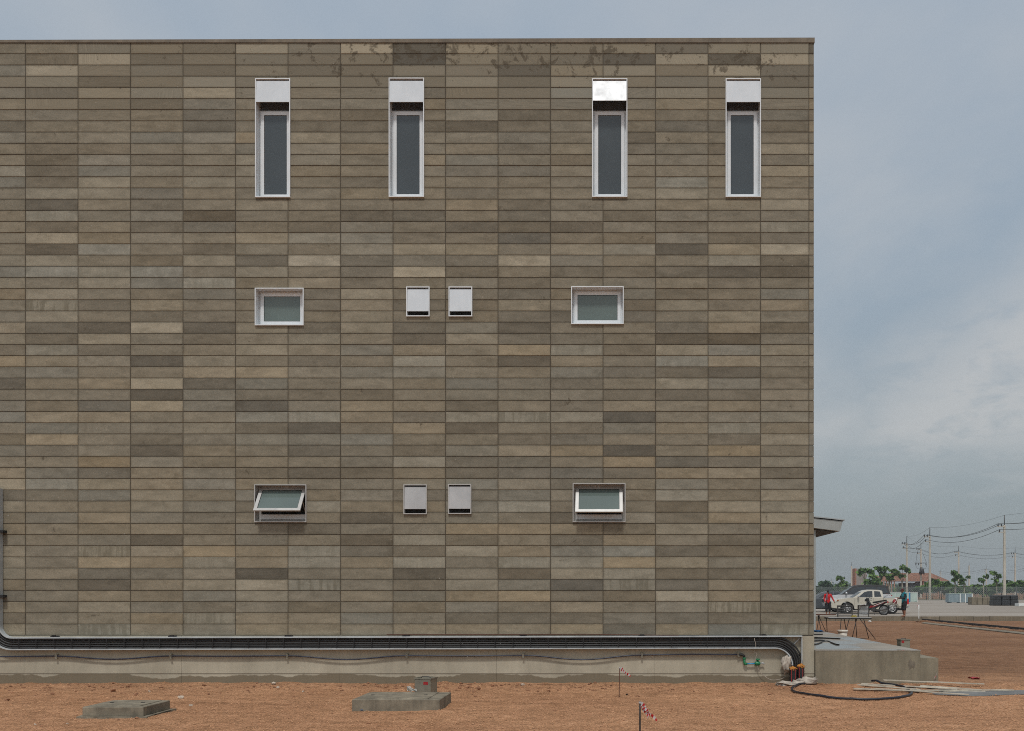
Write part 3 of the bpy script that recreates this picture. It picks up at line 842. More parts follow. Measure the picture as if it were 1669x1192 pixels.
# canopy on the far side of the corner
CYF = 28.0; q = CYF / F
can = BM()
prof = [(3.9, P(1299, 834, CYF).z), (6.44, P(1375, 850, CYF).z), (6.41, P(1373, 851.5, CYF).z), (6.35, P(1369.6, 866, CYF).z), (3.9, P(1299, 847.5, CYF).z)]
v0 = [can.verts.new((x, CYF, z)) for x, z in prof]; v1 = [can.verts.new((x, CYF + 7, z)) for x, z in prof]
can.faces.new(v0); can.faces.new(v1[::-1])
for i in range(5): can.faces.new((v0[(i + 1) % 5], v0[i], v1[i], v1[(i + 1) % 5]))
c_o = bld.add('canopy', can, M_CANOPY)
bm = BM(); pz = [(3.9, P(1299, 832.5, CYF).z), (6.47, P(1376, 848.6, CYF).z)]
for yy in (CYF - 0.03,):
    a = [(x, z + 0.0) for x, z in pz]
    v = [bm.verts.new(p) for p in ((a[0][0], yy, a[0][1]), (a[1][0], yy, a[1][1]), (a[1][0], CYF + 7.03, a[1][1]), (a[0][0], CYF + 7.03, a[0][1]))]
    w = [bm.verts.new(u.co + Vector((0, 0, 0.03))) for u in v]
    bm.faces.new(v[::-1]); bm.faces.new(w)
    for i in range(4): bm.faces.new((v[i], v[(i + 1) % 4], w[(i + 1) % 4], w[i]))
bld.add('roof_sheet', bm, M_GALV, c_o)
bm = BM()      # ribbed soffit just under the canopy
for k in range(14):
    y = CYF + 0.25 + k * 0.48
    za, zb = prof[4][1] - 0.02, prof[3][1] - 0.02
    v = [bm.verts.new(p) for p in ((3.92, y, za), (6.28, y, zb), (6.28, y + 0.44, zb), (3.92, y + 0.44, za))]
    w = [bm.verts.new(u.co + Vector((0, 0, 0.015))) for u in v]
    bm.faces.new(v[::-1]); bm.faces.new(w)
    for i in range(4): bm.faces.new((v[i], v[(i + 1) % 4], w[(i + 1) % 4], w[i]))
bld.add('soffit', bm, M_SOFFIT, c_o)
for yy in (28.12, 34.6):
    bm = BM(); box(bm, 5.58, 5.70, yy, yy + 0.12, 0.632, 3.42); box(bm, 5.52, 5.72, yy - 0.05, yy + 0.17, 0.63, 0.645)
    bld.add('canopy_post', bm, M_CANOPY, c_o)

# platform beside the corner
pl = Thing('concrete_platform', 'low grey concrete platform with damp top beside the building corner', 'platform', (4.8, D - 0.1, 0), world=True)
ZP = ZW(1060)
bm = BM(); box(bm, BX1 + 0.004, 5.8, D - 0.1, 35, -0.3, ZP - 0.004); pl.add('platform_base', bm, M_PLAT)
bm = BM(); box(bm, BX1 + 0.006, 5.812, D - 0.106, 35.01, ZP - 0.004, ZP + 0.004); pl.add('platform_top', bm, M_PLATTOP)
bm = BM(); box(bm, 5.803, 6.14, D - 0.09, 35, -0.3, 0.49); pl.add('step', bm, M_PLAT)
bm = BM(); box(bm, 5.74, 5.83, D - 0.108, D + 0.1, ZP - 0.10, ZP - 0.005); bm.free()
single_patch = None
bm = BM()
p_ = P(1485, 1084, D - 0.1)
for i in range(26):
    a = 2 * pi * i / 26
N2 = 24; c = bm.verts.new((p_.x, D - 0.106, p_.z)); rr = []
for i in range(N2):
    a = 2 * pi * i / N2; k = 1 + 0.5 * mn.noise(Vector((cos(a) * 1.5, sin(a) * 1.5, 9)))
    rr.append(bm.verts.new((p_.x + cos(a) * 0.06 * k, D - 0.1015, p_.z + sin(a) * 0.09 * k)))
for i in range(N2): bm.faces.new((rr[i], rr[(i + 1) % N2], c))
pl.add('mortar_patch', bm, M_COPING)

# ------------------------------------------------------------------ cable tray, cables and ducts
YT = D - 0.06
def arc(cx, cy, r, a0, a1, n=10): return [(cx + r * cos(a0 + (a1 - a0) * i / n), cy + r * sin(a0 + (a1 - a0) * i / n)) for i in range(n + 1)]
LC, RC = (24.0, 1019.5), (1262.0, 1084.0)
SLOPE = lambda x: -2.6 * max(0.0, min(1.0, x / 1300.0))      # the run climbs very slightly to the right
def run_path(t, x_end=None, down=None):
    """photo-pixel path of a line at fraction t across the tray (0 inner/top rail, 1 outer/bottom rail)"""
    w = 19.0; r = 20 + w * t
    pts = [(LC[0] - r, 797), (LC[0] - r, 900), (LC[0] - r, 1000)] + arc(LC[0], LC[1], r, pi, pi / 2)
    ybase = LC[1] + r
    pts += [(x, ybase + SLOPE(x)) for x in range(60, 1250, 60)]
    if x_end: pts.append((x_end, ybase + SLOPE(x_end))); return pts
    rr_ = (RC[1]) - (ybase + SLOPE(1262))
    pts += arc(RC[0], RC[1], rr_, -pi / 2, 0)
    if down: pts.append((RC[0] + rr_ + (down[0]), down[1]))
    return pts
def to_w(pts, y): return [Vector((XW(a), y, ZW(b))) for a, b in pts]
def sweep_flat(bm, pts, th, ya, yb):
    """strip of thickness th following a path in the wall plane, between depths ya and yb"""
    rows = []
    for i, p in enumerate(pts):
        d = (pts[min(i + 1, len(pts) - 1)] - pts[max(i - 1, 0)]).normalized()
        n_ = Vector((-d.z, 0, d.x))
        a, b = p + n_ * th / 2, p - n_ * th / 2
        rows.append([bm.verts.new((a.x, ya, a.z)), bm.verts.new((b.x, ya, b.z)), bm.verts.new((b.x, yb, b.z)), bm.verts.new((a.x, yb, a.z))])
    for A_, B_ in zip(rows, rows[1:]):
        for k in range(4): bm.faces.new((A_[k], A_[(k + 1) % 4], B_[(k + 1) % 4], B_[k]))
    bm.faces.new(rows[0]); bm.faces.new(rows[-1][::-1])
tray = Thing('cable_tray', 'galvanised ladder tray along the wall base with a riser at left', 'cable tray', (XW(650), D, ZW(1059)), world=True)
bm = BM(); sweep_flat(bm, to_w(run_path(0, 1306), D), 0.024, D - 0.115, D - 0.004)
sweep_flat(bm, to_w([(1305.5, 1039.0), (1305.5, 1086)], D), 0.018, D - 0.10, D - 0.008)
tray.add('rail', bm, M_GALV)
bm = BM(); sweep_flat(bm, to_w(run_path(1.0), D), 0.022, D - 0.115, D - 0.004); tray.add('rail', bm, M_GALV)
for k in range(43):
    x = 36 + 28.6 * k
    yb = LC[1] + 20 + SLOPE(x)
    bm = BM()
    a = P(x, yb + 1.4, D); b = P(x + rng.uniform(-1, 1), yb + 17.6, D)
    bar(bm, (a.x, D - 0.117, a.z), (b.x, D - 0.117, b.z), 0.014, 0.006, Vector((0, 1, 0)))
    tray.add('cable_tie', bm, M_CLIP)
for x in (92, 283, 472, 663, 853, 1046, 1243):
    bm = BM(); z = ZW(LC[1] + 20 + SLOPE(x)) + 0.013
    box(bm, XW(x - 5.5), XW(x + 5.5), D - 0.10, D - 0.002, z, z + 0.016); box(bm, XW(x - 3), XW(x + 3.5), D - 0.106, D - 0.08, z + 0.016, z + 0.028)
    tray.add('clip', bm, M_CLIP)
for y in (867, 972):
    bm = BM(); box(bm, XW(1.5), XW(11.5), D - 0.13, D - 0.002, ZW(y + 2), ZW(y - 2)); tray.add('clip', bm, M_CLIP)
bm = BM()
bar(bm, P(1286, 1052, D - 0.02), P(1304, 1070, D - 0.02), 0.02, 0.006, Vector((0, 1, 0))); bar(bm, P(1304, 1040, D - 0.02), P(1292, 1052, D - 0.02), 0.02, 0.006, Vector((0, 1, 0)))
tray.add('brace', bm, M_GALV)
for k, t in enumerate((0.13, 0.32, 0.51, 0.70, 0.88)):
    pts = to_w(run_path(t, None, ((1.0 if t < .5 else -1.5), 1101)), YT)
    for i, p in enumerate(pts):
        p.y += 0.006 * mn.noise(Vector((p.x * 1.7, k * 3.1, 0))); p.z += 0.006 * mn.noise(Vector((p.x * 1.3, k * 5.7, 4)))
    bm = BM(); tube(bm, pts, 0.0175, 8)
    single('power_cable', bm, M_CABLE, 'thick black power cable lying in the wall cable tray', 'cable', (XW(650), YT, ZW(1050)), 'black cables bundled in the wall tray')

# ducts that take the cables into the ground
def duct(px0, px1, pyt, pyb, y, label, seed):
    x = XW((px0 + px1) / 2); r = (px1 - px0) / 2 * SC; zt = ZW(pyt); zb = ZW(pyb) - 0.05
    t = Thing('cable_duct', label, 'duct', (x, y, 0), group='ducts at the tray end', world=True)
    bm = BM(); lu_ = bm.loops.layers.uv.new('u'); n = 24; m = int((zt - zb) / 0.03)
    rows = []
    for i in range(m + 1):
        z = zb + (zt - zb) * i / m; k = r * (1.0 if i % 2 else 0.93)
        rows.append([bm.verts.new((x + k * cos(2 * pi * j / n), y + k * sin(2 * pi * j / n), z)) for j in range(n)])
    for i in range(m):
        for j in range(n):
            f = bm.faces.new((rows[i][j], rows[i][(j + 1) % n], rows[i + 1][(j + 1) % n], rows[i + 1][j])); f.smooth = True
            for l, (a, b) in zip(f.loops, ((j, i), (j + 1, i), (j + 1, i + 1), (j, i + 1))): l[lu_].uv = (a / n, b / m)
    t.add('corrugated_pipe', bm, M_DUCT)
    bm = BM(); blob(bm, (x, y, zt), (r * 0.98, r * 0.98, 0.045), seed, 0.35, 3, 3.0); t.add('foam_seal', bm, M_FOAM)
duct(1284, 1296.5, 1089.5, 1117, D - 0.16, 'front striped black duct with orange foam seal, left of the pair', 3)
duct(1297.5, 1309.5, 1085.5, 1113, D - 0.10, 'striped black duct with orange foam seal, right of the pair', 8)

# blue-black water pipe with clamps, elbow and tap
wp = Thing('water_pipe', 'thin navy water pipe clamped along the plinth ending in a green tap', 'pipe', (XW(650), D, ZW(1072)), world=True)
CLX = [(-96, 1069.8), (93.7, 1069.4), (280, 1069.2), (469, 1068.9), (663.7, 1068.6), (853, 1068.2), (1046, 1067.6), (1203, 1066.8)]
SAG = [0.6, 5.2, 0.5, 6.2, 0.7, 7.2, -0.9]
pts = []
for (a, b), (c, d_), s_ in zip(CLX, CLX[1:], SAG):
    for i in range(12):
        t = i / 12; pts.append(Vector((XW(a + (c - a) * t), D - 0.042 - 0.006 * sin(pi * t), ZW(b + (d_ - b) * t + s_ * sin(pi * t) ** 2))))
pts.append(Vector((XW(1206), D - 0.042, ZW(1066.8))))
bm = BM(); tube(bm, pts, 0.0125, 8); wp.add('pipe_run', bm, M_PIPE)
for a, b in CLX[1:]:
    bm = BM(); x, z = XW(a), ZW(b)
    ring(bm, x - 0.016, x + 0.016, z - 0.03, z + 0.034, 0.012, D - 0.062, D - 0.05); box(bm, x - 0.02, x + 0.02, D - 0.05, D + 0.003, z + 0.018, z + 0.042); box(bm, x - 0.014, x + 0.02, D - 0.058, D - 0.02, z - 0.05, z - 0.031)
    wp.add('clamp', bm, M_TIN)
bm = BM(); tube(bm, [Vector((XW(a), D - 0.045, ZW(b))) for a, b in ((1204, 1066.8), (1207, 1066.8), (1210, 1067.4), (1212, 1069), (1212.6, 1072))], 0.024, 10); wp.add('elbow', bm, M_CLIP)
bm = BM(); tube(bm, [Vector((XW(a), D - 0.05, ZW(b))) for a, b in ((1212.6, 1072), (1212.6, 1080), (1213.6, 1082), (1217, 1082))], [0.026, 0.022, 0.026, 0.026], 10)
lathe(bm, [(0.03, -0.01), (0.03, 0.02)], (XW(1212.6), D - 0.05, ZW(1073.5)), 'Z', 10); wp.add('elbow', bm, M_GREENP)
bm = BM(); tube(bm, [Vector((XW(a), D - 0.05, ZW(b))) for a, b in ((1216.5, 1082), (1231, 1081.4))], 0.013, 8); wp.add('branch_pipe', bm, M_BLUEP)
bm = BM(); tube(bm, [Vector((XW(a), D - 0.05, ZW(b))) for a, b in ((1229.5, 1081.4), (1232, 1081.4), (1236, 1081.2), (1238.5, 1081.2))], [0.03, 0.04, 0.04, 0.022], 10)
lathe(bm, [(0.012, 0.0), (0.012, 0.05), (0.04, 0.05), (0.045, 0.066), (0.03, 0.075)], (XW(1234.5), D - 0.05, ZW(1080)), 'Z', 10); wp.add('tap', bm, M_GREENP)
bm = BM(); tube(bm, [Vector((XW(a), D - 0.05, ZW(b))) for a, b in ((1238.5, 1081.2), (1243, 1080.6), (1245, 1082.4))], 0.012, 8); wp.add('spout', bm, M_GALV)

# pale wire drooping from the tap to the ducts, thin rod lying on the tray
bm = BM(); pts = []
for a, b in ((1228, 1040), (1230.5, 1052), (1229, 1062), (1233, 1066), (1231, 1074), (1236, 1092), (1246, 1102), (1256, 1108), (1270, 1107), (1279, 1103)):
    pts.append(Vector((XW(a), D - 0.10 if b < 1062 else D - 0.06, ZW(b))))
sm = []
for i in range(len(pts) - 1):
    for k in range(6):
        t = k / 6; p0 = pts[max(i - 1, 0)]; p1 = pts[i]; p2 = pts[i + 1]; p3 = pts[min(i + 2, len(pts) - 1)]
        sm.append(0.5 * ((2 * p1) + (p2 - p0) * t + (2 * p0 - 5 * p1 + 4 * p2 - p3) * t * t + (3 * p1 - p0 - 3 * p2 + p3) * t ** 3))
tube(bm, sm, 0.005, 6)
single('wire', bm, M_CLOTH, 'pale wire drooping over the tray down past the green tap', 'wire', pts[5])
bm = BM(); tube(bm, [P(630, 1034.6, D - 0.05), P(800, 1034.4, D - 0.05), P(960, 1034.0, D - 0.05), P(1106, 1036.0, D - 0.05)], 0.010, 6)
single('rusty_rod', bm, M_RUST, 'long thin rusty rod lying along the top of the cable tray', 'rod', P(868, 1034, D - 0.05))

# ------------------------------------------------------------------ things on the soil by the wall
def slab(loc, w, d, h, label, flange, lid):
    t = Thing('manhole_slab', label, 'manhole', loc)
    bm = BM(); box(bm, -w / 2, w / 2, -d / 2, d / 2, 0.02 if flange else -0.12, h); bevel(bm, 0.008); t.add('collar', bm, M_SLAB)
    if flange:
        bm = BM(); box(bm, -w / 2 - 0.06, w / 2 + 0.07, -d / 2 - 0.05, d / 2 + 0.05, -0.1, 0.022)
        bmesh.ops.subdivide_edges(bm, edges=bm.edges, cuts=6)
        for v in bm.verts: v.co += Vector((mn.noise(v.co * 5), mn.noise(v.co * 5 + Vector((9, 0, 0))), 0)) * 0.02
        t.add('footing', bm, M_SLAB)
    bm = BM(); box(bm, lid[0], lid[1], lid[2], lid[3], h - 0.02, h + 0.012); bevel(bm, 0.006); l_ = t.add('lid', bm, M_SLAB)
    for x in (lid[0] + 0.12, lid[1] - 0.12):
        bm = BM(); lathe(bm, [(0.03, h + 0.0125), (0.03, h + 0.016)], (x, (lid[2] + lid[3]) / 2, 0), 'Z', 10); t.add('lifting_hole', bm, M_DARK, l_)
    return t
slab((-6.84, 14.46, gh(-6.84, 14.46)), 0.84, 0.86, 0.15, 'small square concrete manhole slab on a rough footing, at left', True, (-.34, .34, -.34, .34))
slab((-3.11, 15.37, gh(-3.11, 15.37)), 1.28, 1.06, 0.165, 'wide concrete manhole slab standing in front of the square tin', False, (-.58, .46, -.46, .46))

def tin(loc, w, h, rz, label, red):
    t = Thing('square_tin', label, 'tin', loc, rz)
    bm = BM(); box(bm, -w / 2, w / 2, -w / 2, w / 2, 0, h); bevel(bm, 0.012)
    t.add('can', bm, M_TIN)
    bm = BM(); ring_ = 0.012
    for a, b, c, d_ in ((-w / 2 - .006, w / 2 + .006, -w / 2 - .006, -w / 2 + .012), (-w / 2 - .006, w / 2 + .006, w / 2 - .012, w / 2 + .006), (-w / 2 - .006, -w / 2 + .012, -w / 2 + .012, w / 2 - .012), (w / 2 - .012, w / 2 + .006, -w / 2 + .012, w / 2 - .012)):
        box(bm, a, b, c, d_, h - 0.006, h + 0.016)
    t.add('rim', bm, M_TIN)
    bm = BM(); box(bm, *red[:2], -w / 2 - 0.004, -w / 2 + 0.01, *red[2:]); t.add('red_mark', bm, M_RED)
    bm = BM(); tube(bm, [(-w * .3, 0, h + .002), (-w * .2, 0, h + .03), (w * .2, 0, h + .03), (w * .3, 0, h + .002)], 0.006, 6); t.add('handle', bm, M_IRON)
    return t
tin((-2.97, 16.5, gh(-2.97, 16.5)), 0.28, 0.33, R(-14), 'weathered square tin with a red mark behind the wide slab', (0.02, 0.10, 0.24, 0.285))
tin((5.98, 20.7, 0.49), 0.2, 0.26, R(8), 'grey square tin standing on the platform step', (-0.085, -0.03, 0.20, 0.25))
# crumpled white scrap on the slab edge
bm = BM(); n_ = 8
g = [[bm.verts.new((-3.14 + i * 0.022, 15.80 + 0.02 * sin(i * 1.2 + j), 0.19 + j * 0.018 * (1 - i / n_ * .9) + 0.012 * sin(i * 1.7 + j * 2.1))) for j in range(6)] for i in range(n_)]
for i in range(n_ - 1):
    for j in range(5): bm.faces.new((g[i][j], g[i + 1][j], g[i + 1][j + 1], g[i][j + 1]))
bmesh.ops.solidify(bm, geom=list(bm.faces), thickness=0.004)
single('white_scrap', bm, M_PAPER, 'crumpled white scrap on the slab edge in front of the tin', 'scrap', (-3.06, 15.8, 0.18))

def ribbon(bm, path, w, lu_, side=Vector((0.3, 0.2, 1))):
    rows = []
    for i, p in enumerate(path):
        a = side.normalized() * w * (0.5 + 0.18 * sin(i * 1.9)); rows.append((bm.verts.new(p + a), bm.verts.new(p - a)))
    for i in range(len(rows) - 1):
        f = bm.faces.new((rows[i][0], rows[i][1], rows[i + 1][1], rows[i + 1][0]))
        m = len(rows) - 1
        for l, (u, v) in zip(f.loops, ((0, i / m), (1, i / m), (1, (i + 1) / m), (0, (i + 1) / m))): l[lu_].uv = (u, v)
def stake(base, h, r, lean, tails, label, m, w=0.05):
    t = Thing('marker_stake', label, 'stake', base)
    top = Vector((lean, 0, h))
    bm = BM(); tube(bm, [(0, 0, -0.15), (0, 0, 0), top * 0.5, top], r, 8); t.add('rod', bm, m)
    bm = BM(); lu_ = bm.loops.layers.uv.new('u')
    for (dx, dz, ph, o_) in tails:
        path = [top + Vector((0.008 + dx * i / 9 + 0.012 * sin(ph + i * 0.9), -0.012 - o_ * 0.01 + 0.012 * sin(ph * 2 + i), -0.015 - o_ * .012 + dz * (i / 9) ** 1.15)) for i in range(10)]
        ribbon(bm, path, w, lu_, Vector((0.35, 0.15, 0.8)))
    lathe(bm, [(r + 0.004, -0.035), (r + 0.006, -0.015), (r + 0.004, 0.0)], top, 'Z', 8)
    bmesh.ops.solidify(bm, geom=list(bm.faces), thickness=0.0015)
    t.add('barrier_tape', bm, M_TAPE)
b1 = G(1009, 1135.5); b1.z = gh(b1.x, b1.y)
stake(b1, 0.50, 0.007, 0.01, [(0.16, -0.14, 0.4, 0), (0.10, -0.09, 2.0, 1)], 'thin rusty stake with short red and white tape near the wall', M_RUST, 0.03)
b2 = Vector((0.362, 12.0, gh(0.362, 12.0)))
stake(b2, 0.455, 0.010, 0.0, [(0.18, -0.21, 0.3, 0), (0.09, -0.18, 1.7, 1), (0.12, -0.12, 3.1, 2)], 'dark stake with long red and white tape at the bottom edge', M_BLACKIRON, 0.028)
b3 = G(1497.5, 1006.5, YZ + 0.02)
stake(b3, 0.74, 0.03, 0.0, [(-0.16, -0.22, 0.4, 0)], 'white stake with a red flag on the yard kerb', M_EDGE, 0.09)

# loop of dark pipe, planks, rags
bm = BM(); pts = []
c0 = Vector((4.16, 17.55, 0)); 
for i in range(60):
    a = R(112) + R(300) * i / 59
    x, y = c0.x + 1.0 * cos(a) * (1 + 0.04 * sin(2 * a)), c0.y + 1.36 * sin(a)
    pts.append(Vector((x, y, gh(x, y) + 0.028 + (0.03 if i > 50 else 0))))
tube(bm, pts, 0.0195, 10)
single('pipe_loop', bm, M_HOSE, 'open loop of dark blue pipe lying on the soil', 'pipe', (c0.x, c0.y, 0.03))
PL = [(1391, 1126.5, 1606, 1130.5, .10), (1404, 1121.5, 1560, 1126, .09), (1440, 1119, 1604, 1121.2, .07), (1470, 1130, 1652, 1128.5, .06), (1425, 1128.6, 1579, 1135.2, .05), (1398, 1124, 1500, 1129.5, .06), (1500, 1123.5, 1600, 1126.5, .09)]
PLAB = ['longest grey plank at the left end of the loose pile', 'flat pale plank near the platform foot in the loose pile', 'thin plank at the back of the loose pile', 'narrow plank reaching furthest right out of the loose pile', 'narrow plank at the front of the loose pile', 'short plank over the pipe loop in the loose pile', 'short wide plank in the middle of the loose pile']
for i, (a, b, c, d_, w) in enumerate(PL):
    p, q = G(a, b), G(c, d_)
    z = 0.022 + 0.014 * (i % 3)
    bm = BM(); n_ = 8
    for k in range(n_):
        t0, t1 = k / n_, (k + 1) / n_
    P0, P1 = Vector((p.x, p.y, gh(p.x, p.y) + z + rng.uniform(0, .03))), Vector((q.x, q.y, gh(q.x, q.y) + z + rng.uniform(-.01, .01)))
    bar(bm, P0, P1, w, 0.016); bmesh.ops.subdivide_edges(bm, edges=[e for e in bm.edges if e.calc_length() > .5], cuts=8)
    for v in bm.verts: v.co.z += 0.012 * mn.noise(Vector((v.co.x * 1.3, i * 3, 0))); v.co.y += 0.015 * mn.noise(Vector((v.co.x * 1.1, i * 5, 7)))
    single('plank', bm, M_WOOD, PLAB[i], 'plank', (P0 + P1) / 2, 'loose planks by the platform')
def rag(name, label, px, py, Y, rad, seed, m, cat, amp=0.4, z=None):
    p = P(px, py, Y)
    if z is not None: p.z = z
    bm = BM(); blob(bm, p, rad, seed, amp, 3, 2.4)
    for v in bm.verts: v.co += Vector((mn.noise(v.co * 9), mn.noise(v.co * 9 + Vector((4, 4, 4))), mn.noise(v.co * 11))) * 0.03
    single(name, bm, m, label, cat, p)
rag('sack', 'pale sack lying at the foot of the striped ducts', 1317, 1113, D - 0.35, (0.17, 0.12, 0.075), 4, M_CLOTH, 'sack', z=0.08)
rag('rag', 'dirty white rag crumpled on the soil left of the sack', 1281, 1119, D - 0.5, (0.18, 0.10, 0.05), 12, M_CLOTH, 'rag', 0.55, z=0.04)
rag('rag', 'bunched white cloth hanging on the tray left of the ducts', 1282, 1083, D - 0.12, (0.075, 0.06, 0.14), 7, M_CLOTH, 'rag', 0.5)
rag('rag', 'small dirty rag between the sack and the ducts', 1300, 1118, D - 0.45, (0.12, 0.09, 0.05), 31, M_CLOTH, 'rag', 0.5, z=0.04)
# red and pale scraps right of the platform
p = G(1588, 1106.5)
rag('red_scrap', 'flat red scrap lying on the dark soil right of the platform', 1588, 1105, p.y, (0.11, 0.09, 0.02), 5, M_RED, 'scrap', 0.3, z=0.02)
bm = BM(); lu_ = bm.loops.layers.uv.new('u')
p = P(1526, 1098, D - 0.12)
ribbon(bm, [p + Vector((-0.018 * i * .4 + 0.01 * sin(i), -0.01, -0.02 * i)) for i in range(9)], 0.035, lu_); bmesh.ops.solidify(bm, geom=list(bm.faces), thickness=0.002)
single('tape_end', bm, M_TAPE, 'torn red and white tape stuck on the platform step corner', 'tape', p)

STN = [(113, 1121, .05, 'b'), (146, 1120.5, .05, 'b'), (210, 1121.5, .07, 'b'), (183, 1127, .08, 'b'), (85, 1133, .06, 'b'), (222, 1134, .07, 'b'), (12, 1143, .07, 'b'), (243, 1127, .035, 'p'), (295, 1138.5, .085, 'p'), (311, 1152, .05, 'p'), (333, 1121, .06, 'b'), (340, 1133, .05, 'b'), (446, 1119.5, .08, 'p'), (453, 1124, .055, 'p'), (494, 1129, .045, 'p'), (478, 1136, .04, 'b'), (555, 1120.5, .05, 'b'), (578, 1121, .045, 'b'), (780, 1126, .09, 'b'), (762, 1124, .05, 'b'), (803, 1121.5, .06, 'b'), (852, 1120, .07, 'p'), (895, 1128, .05, 'b'), (962, 1119, .05, 'b'), (57, 1182, .03, 'p'), (110, 1181, .03, 'p')]
for px, py, r, k in STN:
    p = G(px, py); z = gh(p.x, p.y)
    bm = BM(); blob(bm, (p.x, p.y, z + r * 0.25), (r * .62, r * .5, r * .42), px, 0.45, 1, 1.3)
    for f in bm.faces: f.smooth = False
    if k == 'b': single('stone', bm, M_STONE_B, 'small brown clod on the soil in front of the wall', 'clod', (p.x, p.y, z), 'brown clods by the wall')
    else: single('stone', bm, M_STONE_P, 'small pale stone on the soil in front of the wall', 'stone', (p.x, p.y, z), 'pale stones by the wall')
p = G(589, 1158.5); z = gh(p.x, p.y)
bm = BM(); blob(bm, (p.x, p.y, z + 0.02), (0.045, 0.03, 0.022), 2, 0.4, 2)
single('blue_scrap', bm, mat('slate_plastic', rgb(78, 84, 98), 0.6), 'small slate blue scrap at the foot of the wide slab', 'scrap', (p.x, p.y, z))
p = G(1022, 1132.5); z = gh(p.x, p.y)
bm = BM(); blob(bm, (p.x, p.y, z + 0.012), (0.022, 0.02, 0.016), 8, 0.4, 1)
single('stone', bm, M_CLIP, 'tiny black stone beside the thin rusty stake', 'stone', (p.x, p.y, z))

# ------------------------------------------------------------------ table with grilles, bucket, things on the platform
TY = 36.6
def WP(px, py, Y=TY): return P(px, py, Y)
tb = Thing('work_table', 'long iron work table on splayed legs carrying metal grilles', 'table', (WP(1385, 1006).x, TY, 0), world=True)
xa, xb, zt = WP(1347, 1006).x, WP(1416.5, 1006).x, 0.79
bm = BM(); box(bm, xa, xb, TY - 0.35, TY + 0.35, zt - 0.02, zt); tb.add('tabletop', bm, M_GREY_AL)
bm = BM(); ring_z = zt - 0.05
box(bm, xa, xb, TY - 0.36, TY - 0.33, zt - 0.065, zt - 0.022); box(bm, xa, xb, TY + 0.33, TY + 0.36, zt - 0.065, zt - 0.022); tb.add('table_frame', bm, M_BLACKIRON)
for (x0p, y0, x1p, y1) in ((1368, -.3, 1364, -.35), (1381, -.3, 1371.5, -.3), (1379, .3, 1385, .35), (1393, -.3, 1384.5, -.35), (1397.5, .3, 1400, .3), (1398, -.33, 1422.5, -.4), (1411, .3, 1420, .35), (1350, .3, 1352, .35)):
    bm = BM(); tube(bm, [(WP(x0p, 0).x, TY + y0, zt - 0.06), (WP(x1p, 0).x, TY + y1, 0)], 0.014, 6); tb.add('leg', bm, M_BLACKIRON)
def grille(pxa, pxb, h, bars, label, m, yo):
    x0, x1 = WP(pxa, 0).x, WP(pxb, 0).x; z0 = zt
    t = Thing('grille', label, 'grille', ((x0 + x1) / 2, TY + yo, z0), world=True)
    bm = BM(); y = TY + yo
    box(bm, x0, x0 + 0.045, y - 0.03, y + 0.03, z0, z0 + h); box(bm, x1 - 0.028, x1, y - 0.02, y + 0.02, z0, z0 + h)
    box(bm, x0 + 0.045, x1 - 0.028, y - 0.02, y + 0.02, z0 + h - 0.024, z0 + h); t.add('frame', bm, M_IRON)
    bm = BM()
    for k in range(bars):
        z = z0 + 0.05 + (h - 0.11) * k / (bars - 1)
        v = [(x0 + 0.046, y - 0.02, z), (x1 - 0.03, y - 0.02, z), (x1 - 0.03, y + 0.02, z + 0.022), (x0 + 0.046, y + 0.02, z + 0.022)]
        a = [bm.verts.new(p) for p in v]; b = [bm.verts.new((p[0], p[1], p[2] + 0.010)) for p in v]
        bm.faces.new(a[::-1]); bm.faces.new(b)
        for i in range(4): bm.faces.new((a[i], a[(i + 1) % 4], b[(i + 1) % 4], b[i]))
    t.add('slats', bm, m)
grille(1364.8, 1390.2, 0.42, 5, 'wide open metal grille with few thin bars on the table', M_IRON, 0.05)
grille(1398, 1416.3, 0.43, 8, 'narrow grey grille with many slats at the table right end', M_GREY_AL, 0.0)
bm = BM(); x0, x1 = WP(1394.5, 0).x, WP(1412, 0).x
v = [(x0, TY - .12, zt + 0.432), (x1, TY - .12, zt + 0.45), (x1, TY + .14, zt + 0.456), (x0, TY + .14, zt + 0.438)]
quad(bm, v); bmesh.ops.solidify(bm, geom=list(bm.faces), thickness=0.012)
single('white_board', bm, M_EDGE, 'small white board laid on top of the narrow slatted grille', 'board', ((x0 + x1) / 2, TY, zt + 0.44))
bm = BM(); p = WP(1391, 1004.5)
for k in range(4): tube(bm, [(p.x + 0.10 * cos(2 * pi * i / 14) * (1 - .12 * k), TY - .1 + 0.09 * sin(2 * pi * i / 14), zt + 0.012 + k * 0.014 + 0.006 * sin(i * 2)) for i in range(14)], 0.011, 6, closed=True)
single('rope_coil', bm, M_ROPE, 'yellowish rope coiled on the iron work table', 'rope', (p.x, TY - .1, zt))
T2 = 43.0
t2 = Thing('trestle', 'trestle with a brown plank top by the grey canopy post', 'trestle', (P(1340, 0, T2).x, T2, 0), world=True)
bm = BM(); box(bm, P(1322, 0, T2).x, P(1361.5, 0, T2).x, T2 - 0.15, T2 + 0.15, 0.705, 0.745); t2.add('plank_top', bm, M_RUST)
for (a, b) in ((1334, 1345.5), (1326, 1322), (1336, 1330), (1333.5, 1338)):
    bm = BM(); tube(bm, [(P(a, 0, T2).x, T2 + .05, 0.70), (P(b, 0, T2).x, T2 - 0.1, 0)], 0.014, 6); t2.add('leg', bm, M_BLACKIRON)
bk = P(1373.5, 0, 35.6); bk.z = 0; bm = BM()
t3 = Thing('bucket', 'white plastic bucket standing behind the platform under the table', 'bucket', (bk.x, bk.y, 0))
lathe(bm, [(0.13, 0), (0.135, 0.02), (0.165, 0.32), (0.16, 0.32), (0.13, 0.03)], (0, 0, 0), 'Z', 20); t3.add('pail', bm, M_BUCKET)
